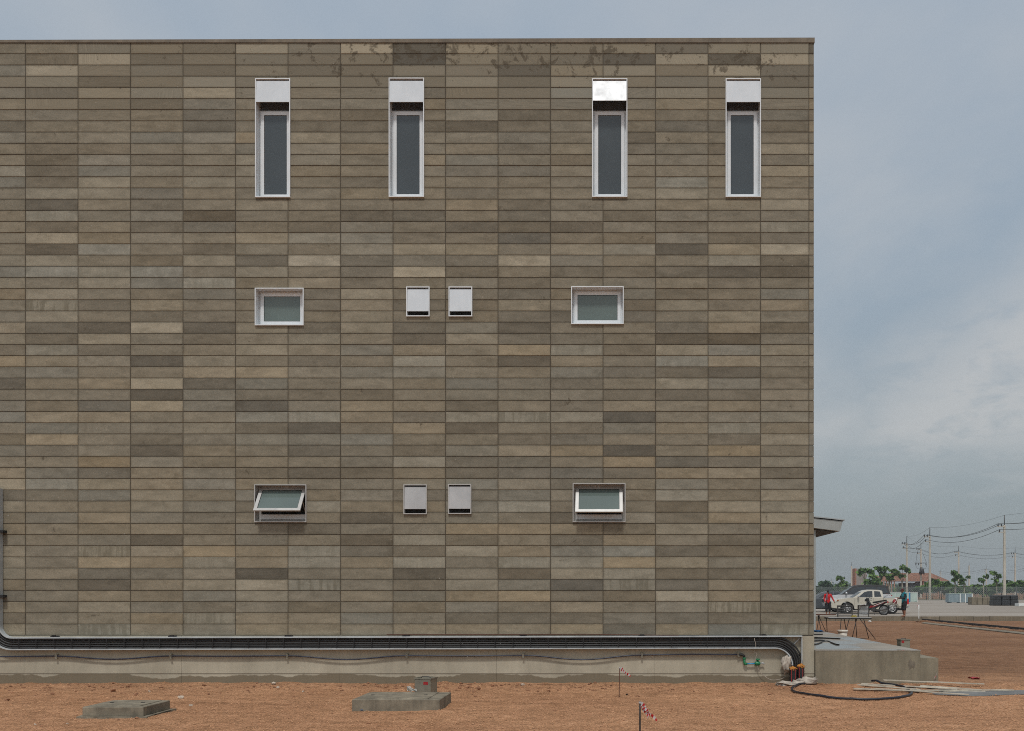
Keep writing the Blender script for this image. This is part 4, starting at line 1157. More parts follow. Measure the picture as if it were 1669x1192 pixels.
bm = BM(); lathe(bm, [(0.166, 0.29), (0.18, 0.295), (0.18, 0.365), (0.162, 0.365)], (0, 0, 0), 'Z', 20); t3.add('rim', bm, M_BUCKET)
bm = BM(); p = P(1335, 1029, 26.0); 
blob(bm, (P(1334, 0, 27.2).x, 27.2, ZP + 0.035), (0.13, 0.12, 0.03), 6, 0.4, 2)
single('blue_cloth', bm, mat('blue_cloth', rgb(36, 74, 112), 0.9), 'folded blue cloth on the platform at the canopy post', 'cloth', (P(1334, 0, 27.2).x, 27.2, ZP))
def flatbar(pa, pb, label, r=0.016):
    a, b = Vector(pa), Vector(pb); bm = BM(); bar(bm, a, b, 0.04, 0.03)
    single('steel_bar', bm, M_BLACKIRON, label, 'steel bar', (a + b) / 2, 'steel bars on the platform')
g0 = lambda px, py: G(px, py, ZP + 0.02)
flatbar(g0(1322, 1034.0), g0(1341, 1034.2), 'short dark steel bar on the platform, furthest from the wet front')
flatbar(g0(1322, 1039.2), g0(1369, 1041.4), 'long dark steel bar lying across the platform top')
flatbar(g0(1322, 1045.3), g0(1343, 1044.0), 'short dark steel bar on the wet front of the platform')
bm = BM(); pts = []
for i in range(30):
    t = i / 29; p = g0(1324 + 44 * t, 1049.5 - 3.5 * sin(t * pi) + 1.5 * sin(t * 9)); pts.append(Vector((p.x, p.y, ZP + 0.014)))
tube(bm, pts, 0.012, 6)
single('cable_scrap', bm, M_CABLE, 'loose black cable snaking over the wet platform top', 'cable', pts[15])
p = G(1418, 1014.5); bm = BM(); blob(bm, (p.x, p.y, 0.05), (0.09, 0.07, 0.05), 17, 0.3, 2)
single('white_bag', bm, M_PAPER, 'small white bag lying on soil beyond the work table', 'bag', (p.x, p.y, 0))

# ------------------------------------------------------------------ vehicles
def wheel(t, x, y, r, w, spokes=6):
    s = -1 if y < 0 else 1
    bm = BM(); lathe(bm, [(r * .60, -w / 2), (r * .93, -w / 2), (r, -w * .32), (r, w * .32), (r * .93, w / 2), (r * .60, w / 2)], (x, y, r), 'Y', 24)
    tyre = t.add('wheel', bm, M_TYRE)
    yo = y + s * w * 0.5
    bm = BM()
    lathe(bm, [(r * .62, -0.02 * s), (r * .62, 0.012 * s), (r * .55, 0.012 * s), (r * .54, -0.02 * s)], (x, yo, r), 'Y', 24)
    lathe(bm, [(r * .17, -0.02 * s), (r * .17, 0.014 * s), (r * .10, 0.02 * s)], (x, yo, r), 'Y', 12)
    for k in range(spokes):
        a = 2 * pi * k / spokes + .3
        bar(bm, (x + r * .12 * cos(a), yo - 0.004, r + r * .12 * sin(a)), (x + r * .60 * cos(a), yo - 0.004, r + r * .60 * sin(a)), r * .15, 0.025, Vector((0, 1, 0)))
    bmesh.ops.scale(bm, vec=(1, 1, 1), verts=bm.verts)
    t.add('rim', bm, M_RIM, tyre)
    bm = BM(); lathe(bm, [(r * .6, -0.03 * s), (r * .6, -0.024 * s)], (x, yo, r), 'Y', 20); t.add('hub', bm, M_BLACKPL, tyre)
def arch(cx, cz, r, n=9):
    return [(cx + r * cos(pi - pi * i / n), cz + r * sin(pi - pi * i / n)) for i in range(n + 1)]
def side_parts(t, name, polys, hw, m, proud=0.006):
    for pts in polys:
        for s in (-1, 1):
            bm = BM(); side_panel(bm, pts, hw, proud, 0.01, (s,)); t.add(name, bm, m)
def side_panel(bm, pts, hw, proud=0.006, th=0.01, sides=(-1, 1)):
    """panel (window, lamp) on both flanks following the half-width function"""
    for s in sides:
        a = [bm.verts.new((x, s * (hw(x, z) + proud), z)) for x, z in pts]; b = [bm.verts.new((x, s * (hw(x, z) - th), z)) for x, z in pts]
        bm.faces.new(a if s < 0 else a[::-1]); bm.faces.new(b[::-1] if s < 0 else b)
        k = len(pts)
        for i in range(k): bm.faces.new((a[i], a[(i + 1) % k], b[(i + 1) % k], b[i]))
def car_body(t, outline, hw, paint):
    bm = BM(); prism(bm, outline, hw)
    bmesh.ops.triangulate(bm, faces=[f for f in bm.faces if len(f.verts) > 4])
    return t.add('body', bm, paint)
# --- cream pickup, facing -x
XP = (1415.5 - CX) * 65.0 / F
pk = Thing('pickup_truck', 'cream extended cab pickup truck with dark windows and chrome mirror', 'pickup truck', (XP, 65.4, YZ), R(-4)); pk.o.scale = (0.96, 0.96, 0.94)
hw = lambda x, z: 0.88 if z <= 0.98 else 0.88 - (z - 0.98) * 0.27
lower = [(-2.42, 0.42), (-2.47, 0.60), (-2.44, 0.74), (-2.30, 0.90), (-1.75, 1.02), (-1.05, 1.09), (-0.98, 1.10), (0.92, 1.10), (0.93, 1.07), (2.52, 1.07), (2.56, 1.0), (2.52, 0.55), (2.42, 0.48)] + arch(1.50, 0.38, 0.46)[::-1] + [(0.98, 0.32), (-0.92, 0.32)] + arch(-1.44, 0.38, 0.46)[::-1] + [(-1.96, 0.34)]
car_body(pk, lower, lambda x, z: 0.88 - (0.10 * max(0, -x - 1.9) ** 1 if x < -1.9 else 0), M_CREAM)
cab = [(-1.06, 1.08), (-0.45, 1.50), (-0.20, 1.60), (0.10, 1.635), (0.62, 1.62), (0.86, 1.56), (0.92, 1.09)]
bm = BM(); prism(bm, cab, hw); pk.add('cab', bm, M_CREAM)
side_parts(pk, 'door_window', [[(-0.72, 1.12), (-0.30, 1.47), (-0.05, 1.535), (0.22, 1.54), (0.22, 1.12)]], hw, M_CARGLASS)
side_parts(pk, 'rear_window', [[(0.34, 1.14), (0.34, 1.535), (0.70, 1.51), (0.80, 1.16)]], hw, M_CARGLASS)
def front_panel(bm, x0, z0, x1, z1, w0, w1, off=0.012):
    n_ = Vector((-(z1 - z0), 0, (x1 - x0))).normalized() * off
    v = [Vector((x0, -w0, z0)) + n_, Vector((x0, w0, z0)) + n_, Vector((x1, w1, z1)) + n_, Vector((x1, -w1, z1)) + n_]
    quad(bm, v); bmesh.ops.solidify(bm, geom=list(bm.faces), thickness=0.01)
bm = BM(); front_panel(bm, -1.02, 1.11, -0.47, 1.48, 0.76, 0.68); pk.add('windscreen', bm, M_WINDSCR)
bm = BM()
for y_ in (-0.883, 0.883):
    box(bm, 0.255, 0.263, y_ - .002, y_ + .002, 0.40, 1.08); box(bm, -0.985, -0.977, y_ - .002, y_ + .002, 0.42, 1.05); box(bm, 0.925, 0.945, y_ - .003, y_ + .003, 0.42, 1.06)
pk.add('door_gaps', bm, M_BLACKPL)
for s in (-1, 1):
    bm = BM(); box(bm, -0.02, 0.16, s * 0.89 - .012, s * 0.89 + .012, 0.93, 0.97); pk.add('door_handle', bm, M_RIM)
bm = BM(); box(bm, 1.0, 2.48, -0.74, 0.74, 1.071, 1.078); pk.add('bed', bm, M_BLACKPL)
for s in (-1, 1):
    bm = BM(); blob(bm, (-0.72, s * 1.0, 1.17), (0.07, 0.12, 0.085), 3, 0.05, 2); bar(bm, (-0.70, s * 0.84, 1.12), (-0.70, s * 0.96, 1.15), 0.05); pk.add('mirror', bm, M_RIM)
    bm = BM(); v = [(-2.40, s * 0.66, 0.76), (-2.22, s * 0.872, 0.80), (-1.98, s * 0.888, 0.90), (-2.02, s * 0.888, 0.97), (-2.24, s * 0.86, 0.93)]
    a = [bm.verts.new(p) for p in v]; bm.faces.new(a); bmesh.ops.solidify(bm, geom=list(bm.faces), thickness=0.03); hl = pk.add('headlight', bm, M_LAMP)
    bm = BM(); v = [(-2.08, s * 0.896, 0.87), (-1.97, s * 0.898, 0.91), (-2.01, s * 0.898, 0.965), (-2.12, s * 0.894, 0.94)]
    a = [bm.verts.new(p) for p in v]; bm.faces.new(a); bmesh.ops.solidify(bm, geom=list(bm.faces), thickness=0.01); pk.add('indicator', bm, M_AMBER, hl)
    bm = BM(); box(bm, 2.44, 2.565, s * 0.80 - .09, s * 0.80 + .09, 0.66, 1.03); pk.add('tail_lamp', bm, M_TAIL)
    bm = BM(); lathe(bm, [(0.07, -0.01), (0.07, 0.012), (0.05, 0.02)], (-2.40, s * 0.72, 0.52), 'X', 12); pk.add('fog_lamp', bm, M_LAMP)
bm = BM(); box(bm, -2.475, -2.43, -0.55, 0.55, 0.66, 0.82); pk.add('grille', bm, M_BLACKPL)
bm = BM(); box(bm, 2.50, 2.66, -0.75, 0.75, 0.42, 0.56); pk.add('rear_bumper', bm, M_RIM)
bm = BM(); box(bm, -2.2, 2.4, -0.70, 0.70, 0.24, 0.36); pk.add('underbody', bm, M_BLACKPL)
for x in (-1.44, 1.50):
    for y in (-0.76, 0.76): wheel(pk, x, y, 0.37, 0.24)
# --- white SUV with dark roof behind it
sx = (1399 - CX) * 69 / F
sv = Thing('suv', 'white sport utility car with black roof behind the pickup', 'car', (sx, 69.6, YZ), R(-6)); sv.o.scale = (1.0, 1.0, 1.07)
hs = lambda x, z: 0.90 if z <= 1.05 else 0.90 - (z - 1.05) * 0.28
lower = [(-2.15, 0.40), (-2.22, 0.60), (-2.18, 0.86), (-1.95, 1.00), (-1.10, 1.12), (2.10, 1.16), (2.20, 1.05), (2.24, 0.6), (2.15, 0.42)] + arch(1.36, 0.38, 0.45)[::-1] + [(0.8, 0.34), (-0.85, 0.34)] + arch(-1.33, 0.38, 0.45)[::-1] + [(-1.8, 0.36)]
car_body(sv, lower, lambda x, z: 0.90 - (0.12 * max(0, -x - 1.7)), M_SILVER)
bm = BM(); prism(bm, [(-1.12, 1.10), (-0.35, 1.60), (0.0, 1.69), (0.9, 1.74), (1.65, 1.70), (1.98, 1.62), (2.16, 1.15)], hs); sv.add('cabin', bm, M_BLACKPL)
side_parts(sv, 'side_window', [[(-0.75, 1.17), (-0.25, 1.52), (0.1, 1.60), (0.46, 1.62), (0.46, 1.17)], [(0.53, 1.17), (0.53, 1.62), (1.2, 1.61), (1.2, 1.18)], [(1.28, 1.19), (1.28, 1.61), (1.84, 1.56), (1.99, 1.22)]], hs, M_CARGLASS)
bm = BM(); front_panel(bm, -1.06, 1.14, -0.38, 1.58, 0.78, 0.68); sv.add('windscreen', bm, M_WINDSCR)
bm = BM(); prism(bm, [(-0.42, 1.565), (-0.32, 1.64), (0.0, 1.715), (0.9, 1.765), (1.7, 1.725), (2.06, 1.63), (2.02, 1.575), (1.6, 1.63), (0.9, 1.66), (0.1, 1.635)], lambda x, z: hs(x, z) + 0.005); sv.add('roof', bm, M_BLACKPL)
for s in (-1, 1):
    bm = BM(); a = [bm.verts.new(p) for p in ((1.86, s * 0.90, 1.19), (2.26, s * 0.84, 1.10), (2.27, s * 0.84, 1.02), (2.08, s * 0.912, 1.07))]; bm.faces.new(a); bmesh.ops.solidify(bm, geom=list(bm.faces), thickness=0.02); sv.add('tail_lamp', bm, M_TAIL)
    bm = BM(); a = [bm.verts.new(p) for p in ((-2.21, s * 0.62, 0.86), (-1.80, s * 0.905, 0.93), (-1.78, s * 0.908, 1.00), (-2.10, s * 0.80, 0.97))]; bm.faces.new(a); bmesh.ops.solidify(bm, geom=list(bm.faces), thickness=0.02); sv.add('headlight', bm, M_LAMP)
    bm = BM(); blob(bm, (-0.78, s * 1.0, 1.22), (0.07, 0.11, 0.08), 3, 0.05, 2); sv.add('mirror', bm, M_SILVER)
bm = BM(); box(bm, -2.235, -2.17, -0.6, 0.6, 0.62, 0.86); sv.add('grille', bm, M_BLACKPL)
bm = BM(); box(bm, -1.9, 2.0, -0.7, 0.7, 0.22, 0.36); sv.add('underbody', bm, M_BLACKPL)
for x in (-1.33, 1.36):
    for y in (-0.78, 0.78): wheel(sv, x, y, 0.36, 0.22)
# --- pale saloon at the far left
lx = (1350 - CX) * 72 / F
ca = Thing('saloon_car', 'dark grey saloon car with dark glass half hidden by the building corner', 'car', (lx, 72.5, YZ), R(-3))
hc = lambda x, z: 0.86 if z <= 0.88 else 0.86 - (z - 0.88) * 0.32
lower = [(-2.2, 0.32), (-2.26, 0.52), (-2.18, 0.70), (-1.1, 0.90), (1.5, 0.96), (2.15, 0.93), (2.2, 0.6), (2.1, 0.34)] + arch(1.30, 0.31, 0.38)[::-1] + [(0.8, 0.26), (-0.85, 0.26)] + arch(-1.35, 0.31, 0.38)[::-1] + [(-1.8, 0.28)]
car_body(ca, lower, lambda x, z: 0.86 - (0.14 * max(0, -x - 1.7)), M_GREYCAR)
bm = BM(); prism(bm, [(-1.12, 0.89), (-0.28, 1.36), (0.1, 1.42), (0.7, 1.41), (1.1, 1.32), (1.75, 0.95)], hc); ca.add('cabin', bm, M_GREYCAR)
side_parts(ca, 'side_window', [[(-0.72, 0.95), (-0.2, 1.29), (0.1, 1.35), (0.3, 1.35), (0.3, 0.95)], [(0.37, 0.95), (0.37, 1.35), (0.75, 1.34), (1.15, 1.22), (1.42, 0.98)]], hc, M_CARGLASS)
bm = BM(); front_panel(bm, -1.05, 0.93, -0.30, 1.35, 0.74, 0.62); ca.add('windscreen', bm, M_CARGLASS)
for s in (-1, 1):
    bm = BM(); a = [bm.verts.new(p) for p in ((-2.24, s * 0.55, 0.60), (-1.88, s * 0.85, 0.66), (-1.82, s * 0.855, 0.75), (-2.14, s * 0.72, 0.71))]; bm.faces.new(a); bmesh.ops.solidify(bm, geom=list(bm.faces), thickness=0.02); ca.add('headlight', bm, M_LAMP)
bm = BM(); box(bm, -2.275, -2.20, -0.5, 0.5, 0.42, 0.58); ca.add('grille', bm, M_BLACKPL)
bm = BM(); box(bm, -1.9, 2.0, -0.68, 0.68, 0.18, 0.28); ca.add('underbody', bm, M_BLACKPL)
for x in (-1.35, 1.30):
    for y in (-0.75, 0.75): wheel(ca, x, y, 0.31, 0.2)
# --- motorcycle, nose to the left and away
mx = G(1423, 1002, YZ)
mc = Thing('motorcycle', 'small red and black motorcycle parked beside the cream pickup', 'motorcycle', (mx.x, 62.4, YZ), R(-38))
def mwheel(x):
    r = 0.29
    bm = BM(); pts = [(x + r * cos(2 * pi * i / 24), 0, r + r * sin(2 * pi * i / 24)) for i in range(24)]
    tube(bm, [Vector(p) * 1.0 for p in pts], 0.05, 8, closed=True); w_ = mc.add('wheel', bm, M_TYRE)
    bm = BM(); lathe(bm, [(r - .035, -.02), (r - .035, .02), (r - .06, .02), (r - .06, -.02)], (x, 0, r), 'Y', 24)
    for k in range(5):
        a = 2 * pi * k / 5; bar(bm, (x, 0, r), (x + (r - .05) * cos(a), 0, r + (r - .05) * sin(a)), 0.014, 0.014, Vector((0, 1, 0)))
    lathe(bm, [(0.06, -.05), (0.06, .05)], (x, 0, r), 'Y', 12); mc.add('rim', bm, M_RIM, w_)
mwheel(-0.63); mwheel(0.62)
bm = BM(); prism(bm, [(-0.36, 0.42), (-0.20, 0.34), (0.16, 0.42), (0.40, 0.56), (0.86, 0.76), (0.84, 0.84), (0.25, 0.72), (-0.05, 0.58), (-0.22, 0.62), (-0.34, 0.86), (-0.44, 0.86)], lambda x, z: 0.10); bevel(bm, 0.02); mc.add('body_fairing', bm, M_BLACKPL)
side_parts(mc, 'side_panel', [[(-0.28, 0.42), (0.0, 0.46), (0.38, 0.62), (0.78, 0.775), (0.74, 0.80), (0.30, 0.69), (-0.02, 0.55), (-0.2, 0.56)]], lambda x, z: 0.105, M_RED)
side_parts(mc, 'white_stripe', [[(-0.05, 0.50), (0.40, 0.655), (0.72, 0.782), (0.5, 0.735), (0.05, 0.565)]], lambda x, z: 0.115, M_PAPER)
bm = BM(); prism(bm, [(-0.10, 0.72), (0.05, 0.70), (0.30, 0.76), (0.80, 0.87), (0.78, 0.93), (0.35, 0.86), (0.0, 0.80)], lambda x, z: 0.12); bevel(bm, 0.02); mc.add('seat', bm, M_BLACKC)
bm = BM(); tube(bm, [(0.62, 0.13, 0.30), (0.28, 0.15, 0.26), (0.05, 0.12, 0.24)], [0.05, 0.05, 0.03], 10); tube(bm, [(0.85, -0.14, 0.36), (0.28, -0.15, 0.27), (0.02, -0.1, 0.24)], [0.055, 0.05, 0.025], 10); mc.add('exhaust', bm, M_IRON)
bm = BM(); lathe(bm, [(0.12, -.11), (0.14, -.05), (0.14, .05), (0.12, .11)], (-0.02, 0, 0.33), 'Y', 14); mc.add('engine', bm, M_IRON)
bm = BM()
for s in (-1, 1): tube(bm, [(-0.63, s * 0.075, 0.29), (-0.46, s * 0.075, 0.72)], 0.022, 8)
mc.add('fork', bm, M_RIM)
bm = BM(); prism(bm, [(-0.60, 0.82), (-0.42, 0.80), (-0.34, 0.92), (-0.40, 1.02), (-0.52, 1.0)], lambda x, z: 0.12); bevel(bm, 0.02); mc.add('front_cowl', bm, M_BLACKPL); bm = BM(); prism(bm, [(-0.46, 0.40), (-0.36, 0.36), (-0.30, 0.52), (-0.36, 0.86), (-0.44, 0.84)], lambda x, z: 0.16); bevel(bm, 0.02); mc.add('leg_shield', bm, M_BLACKPL)
bm = BM(); blob(bm, (-0.55, 0, 0.94), (0.07, 0.10, 0.08), 3, 0.03, 2); mc.add('headlight', bm, M_LAMP)
bm = BM(); tube(bm, [(-0.30, -0.33, 1.00), (-0.40, -0.16, 1.03), (-0.42, 0, 1.0), (-0.40, 0.16, 1.03), (-0.30, 0.33, 1.00)], 0.018, 8); h_ = mc.add('handlebar', bm, M_BLACKPL)
for s in (-1, 1):
    bm = BM(); tube(bm, [(-0.38, s * .22, 1.02), (-0.40, s * .28, 1.16)], 0.008, 6); blob(bm, (-0.40, s * .29, 1.20), (0.015, 0.055, 0.04), 2, 0.03, 2); mc.add('mirror', bm, M_BLACKPL, h_)
bm = BM(); prism(bm, [(-0.90, 0.44), (-0.80, 0.58), (-0.63, 0.645), (-0.46, 0.60), (-0.46, 0.585), (-0.63, 0.625), (-0.79, 0.56), (-0.88, 0.43)], lambda x, z: 0.06); mc.add('front_mudguard', bm, M_RED)
bm = BM(); box(bm, 0.84, 0.90, -0.06, 0.06, 0.74, 0.82); mc.add('tail_lamp', bm, M_TAIL)
bm = BM(); prism(bm, [(0.62, 0.62), (0.92, 0.60), (1.0, 0.40), (0.97, 0.39), (0.88, 0.58), (0.62, 0.60)], lambda x, z: 0.07); mc.add('rear_mudguard', bm, M_BLACKPL)
bm = BM(); tube(bm, [(0.08, -0.10, 0.24), (0.14, -0.24, 0.0)], 0.012, 6); mc.add('stand', bm, M_IRON)

# ------------------------------------------------------------------ people
def remeshed(name, chains, balls, m, parent, voxel):
    """tapered limbs and rounded masses fused into one continuous skin"""
    bm = BM()
    for pts, rs in chains:
        tube(bm, pts, rs, 12)
        for p, r in ((pts[0], rs[0]), (pts[-1], rs[-1])):
            g = bmesh.ops.create_icosphere(bm, subdivisions=2, radius=r); bmesh.ops.translate(bm, verts=g['verts'], vec=Vector(p))
        for p, r in zip(pts[1:-1], rs[1:-1]):
            g = bmesh.ops.create_icosphere(bm, subdivisions=2, radius=r); bmesh.ops.translate(bm, verts=g['verts'], vec=Vector(p))
    for c, rad in balls:
        g = bmesh.ops.create_icosphere(bm, subdivisions=3, radius=1.0)
        for v in g['verts']: v.co = Vector((v.co.x * rad[0], v.co.y * rad[1], v.co.z * rad[2])) + Vector(c)
    bmesh.ops.recalc_face_normals(bm, faces=bm.faces)
    me = bpy.data.meshes.new(name); bm.to_mesh(me); bm.free()
    o = bpy.data.objects.new(name, me); COL.objects.link(o)
    md = o.modifiers.new('r', 'REMESH'); md.mode = 'VOXEL'; md.voxel_size = voxel; md.use_smooth_shade = True
    dg = bpy.context.evaluated_depsgraph_get(); dg.update()
    nm = bpy.data.meshes.new_from_object(o.evaluated_get(dg))
    o.modifiers.clear(); o.data = nm; bpy.data.meshes.remove(me)
    nm.materials.clear(); nm.materials.append(m)
    for p in nm.polygons: p.use_smooth = True
    o.parent = parent
    return o
def hand(wrist, d, palm_n, s=1.0, curl=0.5):
    """palm, four unequal bent fingers and a side thumb"""
    d = Vector(d).normalized(); n = Vector(palm_n); n = (n - d * n.dot(d)).normalized(); b = d.cross(n)
    w = Vector(wrist); ch = [([w, w + d * 0.045 * s, w + d * 0.085 * s], [0.026 * s, 0.034 * s, 0.032 * s])]
    for k, (o_, L) in enumerate(((-0.030, .065), (-0.010, .078), (0.011, .072), (0.030, .055))):
        a = w + d * 0.082 * s + b * o_ * s
        p1 = a + (d * cos(curl * .5) + n * sin(curl * .5)) * L * .5 * s; p2 = p1 + (d * cos(curl * 1.5) + n * sin(curl * 1.5)) * L * .55 * s
        ch.append(([a, p1, p2], [0.011 * s, 0.010 * s, 0.008 * s]))
    a = w + d * 0.03 * s - b * 0.028 * s
    ch.append(([a, a + (d * .6 - b * .6 + n * .3) * 0.04 * s, a + (d * .9 - b * .5 + n * .5) * 0.065 * s], [0.014 * s, 0.012 * s, 0.010 * s]))
    return ch
def person(label, loc, rotz, H, J, shirt, bottoms, cap, sleeves, extra):
    """J: joints in metres for a 1.0 m-high figure facing -y; returns the thing"""
    t = Thing('person', label, 'person', loc, rotz)
    V = lambda p: Vector(p) * H
    hd = V(J['head']); nk = V(J['neck']); ch = V(J['chest']); pv = V(J['pelvis'])
    fw = Vector(J.get('face', (0, -1, 0))).normalized(); rt = fw.cross(Vector((0, 0, 1))).normalized()
    r = lambda *a: [x * H for x in a]
    chains = [([pv, (pv + ch) / 2, ch, nk], r(.082, .078, .088, .045)), ([nk, hd - Vector((0, 0, .03 * H))], r(.034, .034))]
    for s in 'LR':
        sh, el_, wr = V(J['sh' + s]), V(J['el' + s]), V(J['wr' + s])
        chains += [([ch + Vector((0, 0, .03 * H)), sh], r(.055, .036)), ([sh, (sh + el_) / 2, el_, (el_ + wr) / 2, wr], r(.034, .029, .024, .023, .016))]
        chains += hand(wr, (wr - el_), J.get('palm' + s, (1, 0, 0)), H / 1.65, J.get('curl', 0.5))
        hp, kn, an = V(J['hp' + s]), V(J['kn' + s]), V(J['an' + s])
        toe = an + Vector(J.get('toe' + s, (0, -.11, -.028))) * H
        chains += [([pv, hp], r(.07, .062)), ([hp, (hp + kn) / 2, kn, kn * .6 + an * .4, an], r(.062, .05, .036, .036, .022)), ([an + Vector((0, 0, -.018 * H)), (an + toe) / 2 + Vector((0, 0, -.012 * H)), toe], r(.024, .024, .016))]
    balls = [(hd, r(.046, .054, .066)), (hd + fw * .05 * H - Vector((0, 0, .004 * H)), r(.009, .012, .012)), (hd + fw * .034 * H - Vector((0, 0, .04 * H)), r(.026, .02, .018))]
    for s in (-1, 1): balls.append((hd + rt * s * .047 * H, r(.009, .012, .018)))
    remeshed('body', chains, balls, M_SKIN, t.o, 0.011)
    bm = BM()
    for s in (-1, 1):
        g = bmesh.ops.create_icosphere(bm, subdivisions=1, radius=0.009 * H); bmesh.ops.translate(bm, verts=g['verts'], vec=hd + fw * .050 * H + rt * s * .019 * H + Vector((0, 0, .008 * H)))
    t.add('eyes', bm, M_BLACKC)
    bm = BM(); g = bmesh.ops.create_icosphere(bm, subdivisions=1, radius=1.0)
    for v in g['verts']: v.co = Vector((v.co.x * .018 * H, v.co.y * .012 * H, v.co.z * .006 * H)) + hd + fw * .052 * H - Vector((0, 0, .034 * H))
    t.add('mouth', bm, M_CAPC)
    cl = [([pv + Vector((0, 0, .0 * H)), (pv + ch) / 2, ch, nk - Vector((0, 0, .012 * H))], r(.094, .092, .100, .056))]
    sl = []
    for s in 'LR':
        sh, el_, wr = V(J['sh' + s]), V(J['el' + s]), V(J['wr' + s])
        cl.append(([ch + Vector((0, 0, .03 * H)), sh], r(.062, .046)))
        sl.append(([sh, (sh + el_) / 2, el_, (el_ + wr) / 2, el_ + (wr - el_) * .92], r(.043, .037, .032, .029, .023)))
    remeshed('shirt', cl + (sl if sleeves is None else [(p[:2] + [], q_[:2]) for p, q_ in sl][:0]), [], shirt, t.o, 0.012)
    if sleeves is not None: remeshed('sleeves', sl, [], sleeves, t.o, 0.012)
    lg = [([pv + Vector((0, 0, .03 * H)), pv], r(.09, .09))]
    for s in 'LR':
        hp, kn, an = V(J['hp' + s]), V(J['kn' + s]), V(J['an' + s]); e = kn + (an - kn) * J.get('hem', .1)
        lg += [([pv, hp], r(.085, .075)), ([hp, (hp + kn) / 2, kn, e], r(.074, .066, .055, .053))]
    remeshed('trousers', lg, [], bottoms, t.o, 0.012)
    cp = [(hd + Vector((0, 0, .024 * H)), r(.056, .062, .052)), (hd + fw * .058 * H + Vector((0, 0, .022 * H)), r(.042, .042, .008))]
    if J.get('brim'): cp.append((hd + Vector((0, 0, .018 * H)), r(.095, .095, .010)))
    remeshed('hat', [], cp, cap, t.o, 0.009)
    if extra: extra(t, H, V)
    return t
# red-shirted worker walking near the parked cars
red = dict(head=(0, -.02, .935), neck=(0, 0, .855), chest=(0, 0, .74), pelvis=(0, 0, .535), face=(0.2, -1, -.25),
           shL=(-.115, 0, .815), shR=(.115, 0, .815), elL=(-.15, .02, .665), elR=(.185, -.02, .675), wrL=(-.13, -.05, .535), wrR=(.235, -.07, .55), palmL=(1, 0, 0), palmR=(-1, 0, 0),
           hpL=(-.058, 0, .50), hpR=(.058, 0, .50), knL=(-.06, -.03, .285), knR=(.075, .01, .285), anL=(-.06, .01, .048), anR=(.085, .04, .048), hem=.45)
def scarf(t, H, V):
    bm = BM()
    pts = [V((-.05, -.085, .86)), V((-.075, -.11, .78)), V((-.07, -.112, .68)), V((-.062, -.105, .62))]
    for i in range(3): quad(bm, [pts[i] + Vector((-.03, 0, 0)), pts[i] + Vector((.03, 0, 0)), pts[i + 1] + Vector((.03, 0, 0)), pts[i + 1] + Vector((-.03, 0, 0))])
    bmesh.ops.remove_doubles(bm, verts=bm.verts, dist=1e-4); bmesh.ops.solidify(bm, geom=list(bm.faces), thickness=0.012)
    t.add('scarf', bm, M_TEAL)
p = G(1349.3, 1002.5, YZ)
person('person in a red long sleeved shirt, black trousers and dark cap, walking', (p.x, p.y, YZ), R(4), 1.50, red, M_REDSHIRT, M_BLACKC, M_BLACKC, None, scarf)
# worker in teal with dark sleeves, seen from the side, holding a bundle
teal = dict(head=(0, -.075, .925), neck=(0, -.02, .85), chest=(0, -.01, .735), pelvis=(0, 0, .53), face=(0, -1, -.55), brim=False,
            shL=(-.105, -.01, .81), shR=(.105, -.01, .81), elL=(-.135, -.10, .655), elR=(.135, -.07, .655), wrL=(-.09, -.255, .665), wrR=(.09, -.24, .665), palmL=(0, 0, -1), palmR=(0, 0, -1), curl=1.0,
            hpL=(-.055, 0, .50), hpR=(.055, 0, .50), knL=(-.06, -.035, .285), knR=(.06, -.02, .285), anL=(-.06, .02, .045), anR=(.06, -.01, .045), hem=.12)
p = G(1474.0, 1005.2, YZ)
tealp = person('person in a teal vest with dark sleeves and hat, holding a bundle', (p.x, p.y, YZ), R(-80), 1.60, teal, M_TEAL, M_BLACKC, M_CAPC, M_BLACKC, None)
bp = Vector((p.x - 0.52, p.y + 0.06, YZ + 0.98))
bt = Thing('bag', 'red and white bag held by the person in the teal vest', 'bag', tuple(bp))
bm = BM(); blob(bm, (0, 0, -0.12), (0.13, 0.10, 0.13), 3, 0.25, 3); bt.add('sack', bm, M_RED)
bm = BM(); blob(bm, (0.05, -0.03, 0.03), (0.10, 0.09, 0.06), 9, 0.3, 3); bt.add('white_flap', bm, M_PAPER)
bm = BM(); tube(bm, [(0.1, -0.1, 0.05), (0.02, -0.13, -0.1), (-0.09, -0.13, -0.24), (-0.13, -0.1, -0.32)], 0.016, 6); bt.add('strap', bm, M_PAPER)

# ------------------------------------------------------------------ stacks along the far side of the yard
def stack(px0, px1, pyt, pyb, label, cat, name, build):
    Y = (ZC - YZ) * F / (pyb - CY); x0, x1 = (px0 - CX) * Y / F, (px1 - CX) * Y / F; h = (pyb - pyt) * Y / F
    t = Thing(name, label, cat, ((x0 + x1) / 2, Y + 0.6, YZ)); build(t, x1 - x0, h); return t
def b_corr(t, w, h):
    bm = BM(); x = -w / 2
    while x < w / 2 - 0.04:
        box(bm, x, x + 0.05, -0.6 + (0.02 if int(x * 20) % 2 else 0), 0.6, 0.08, h - 0.05); x += 0.06
    t.add('panels', bm, M_CORR)
    bm = BM()
    for x in (-w * .02, w * .20, w * .49): box(bm, x - 0.05, x + 0.05, -0.64, 0.64, 0.06, h - 0.046)
    t.add('edge_strips', bm, M_EDGE)
    bm = BM(); box(bm, -w / 2, w / 2, -0.62, 0.62, h - 0.044, h); t.add('cover_sheet', bm, M_CORRG)
    bm = BM()
    for x in (-w * .4, 0, w * .4): box(bm, x - .06, x + .06, -.6, .6, 0, 0.08)
    t.add('bearers', bm, M_BLACKIRON)
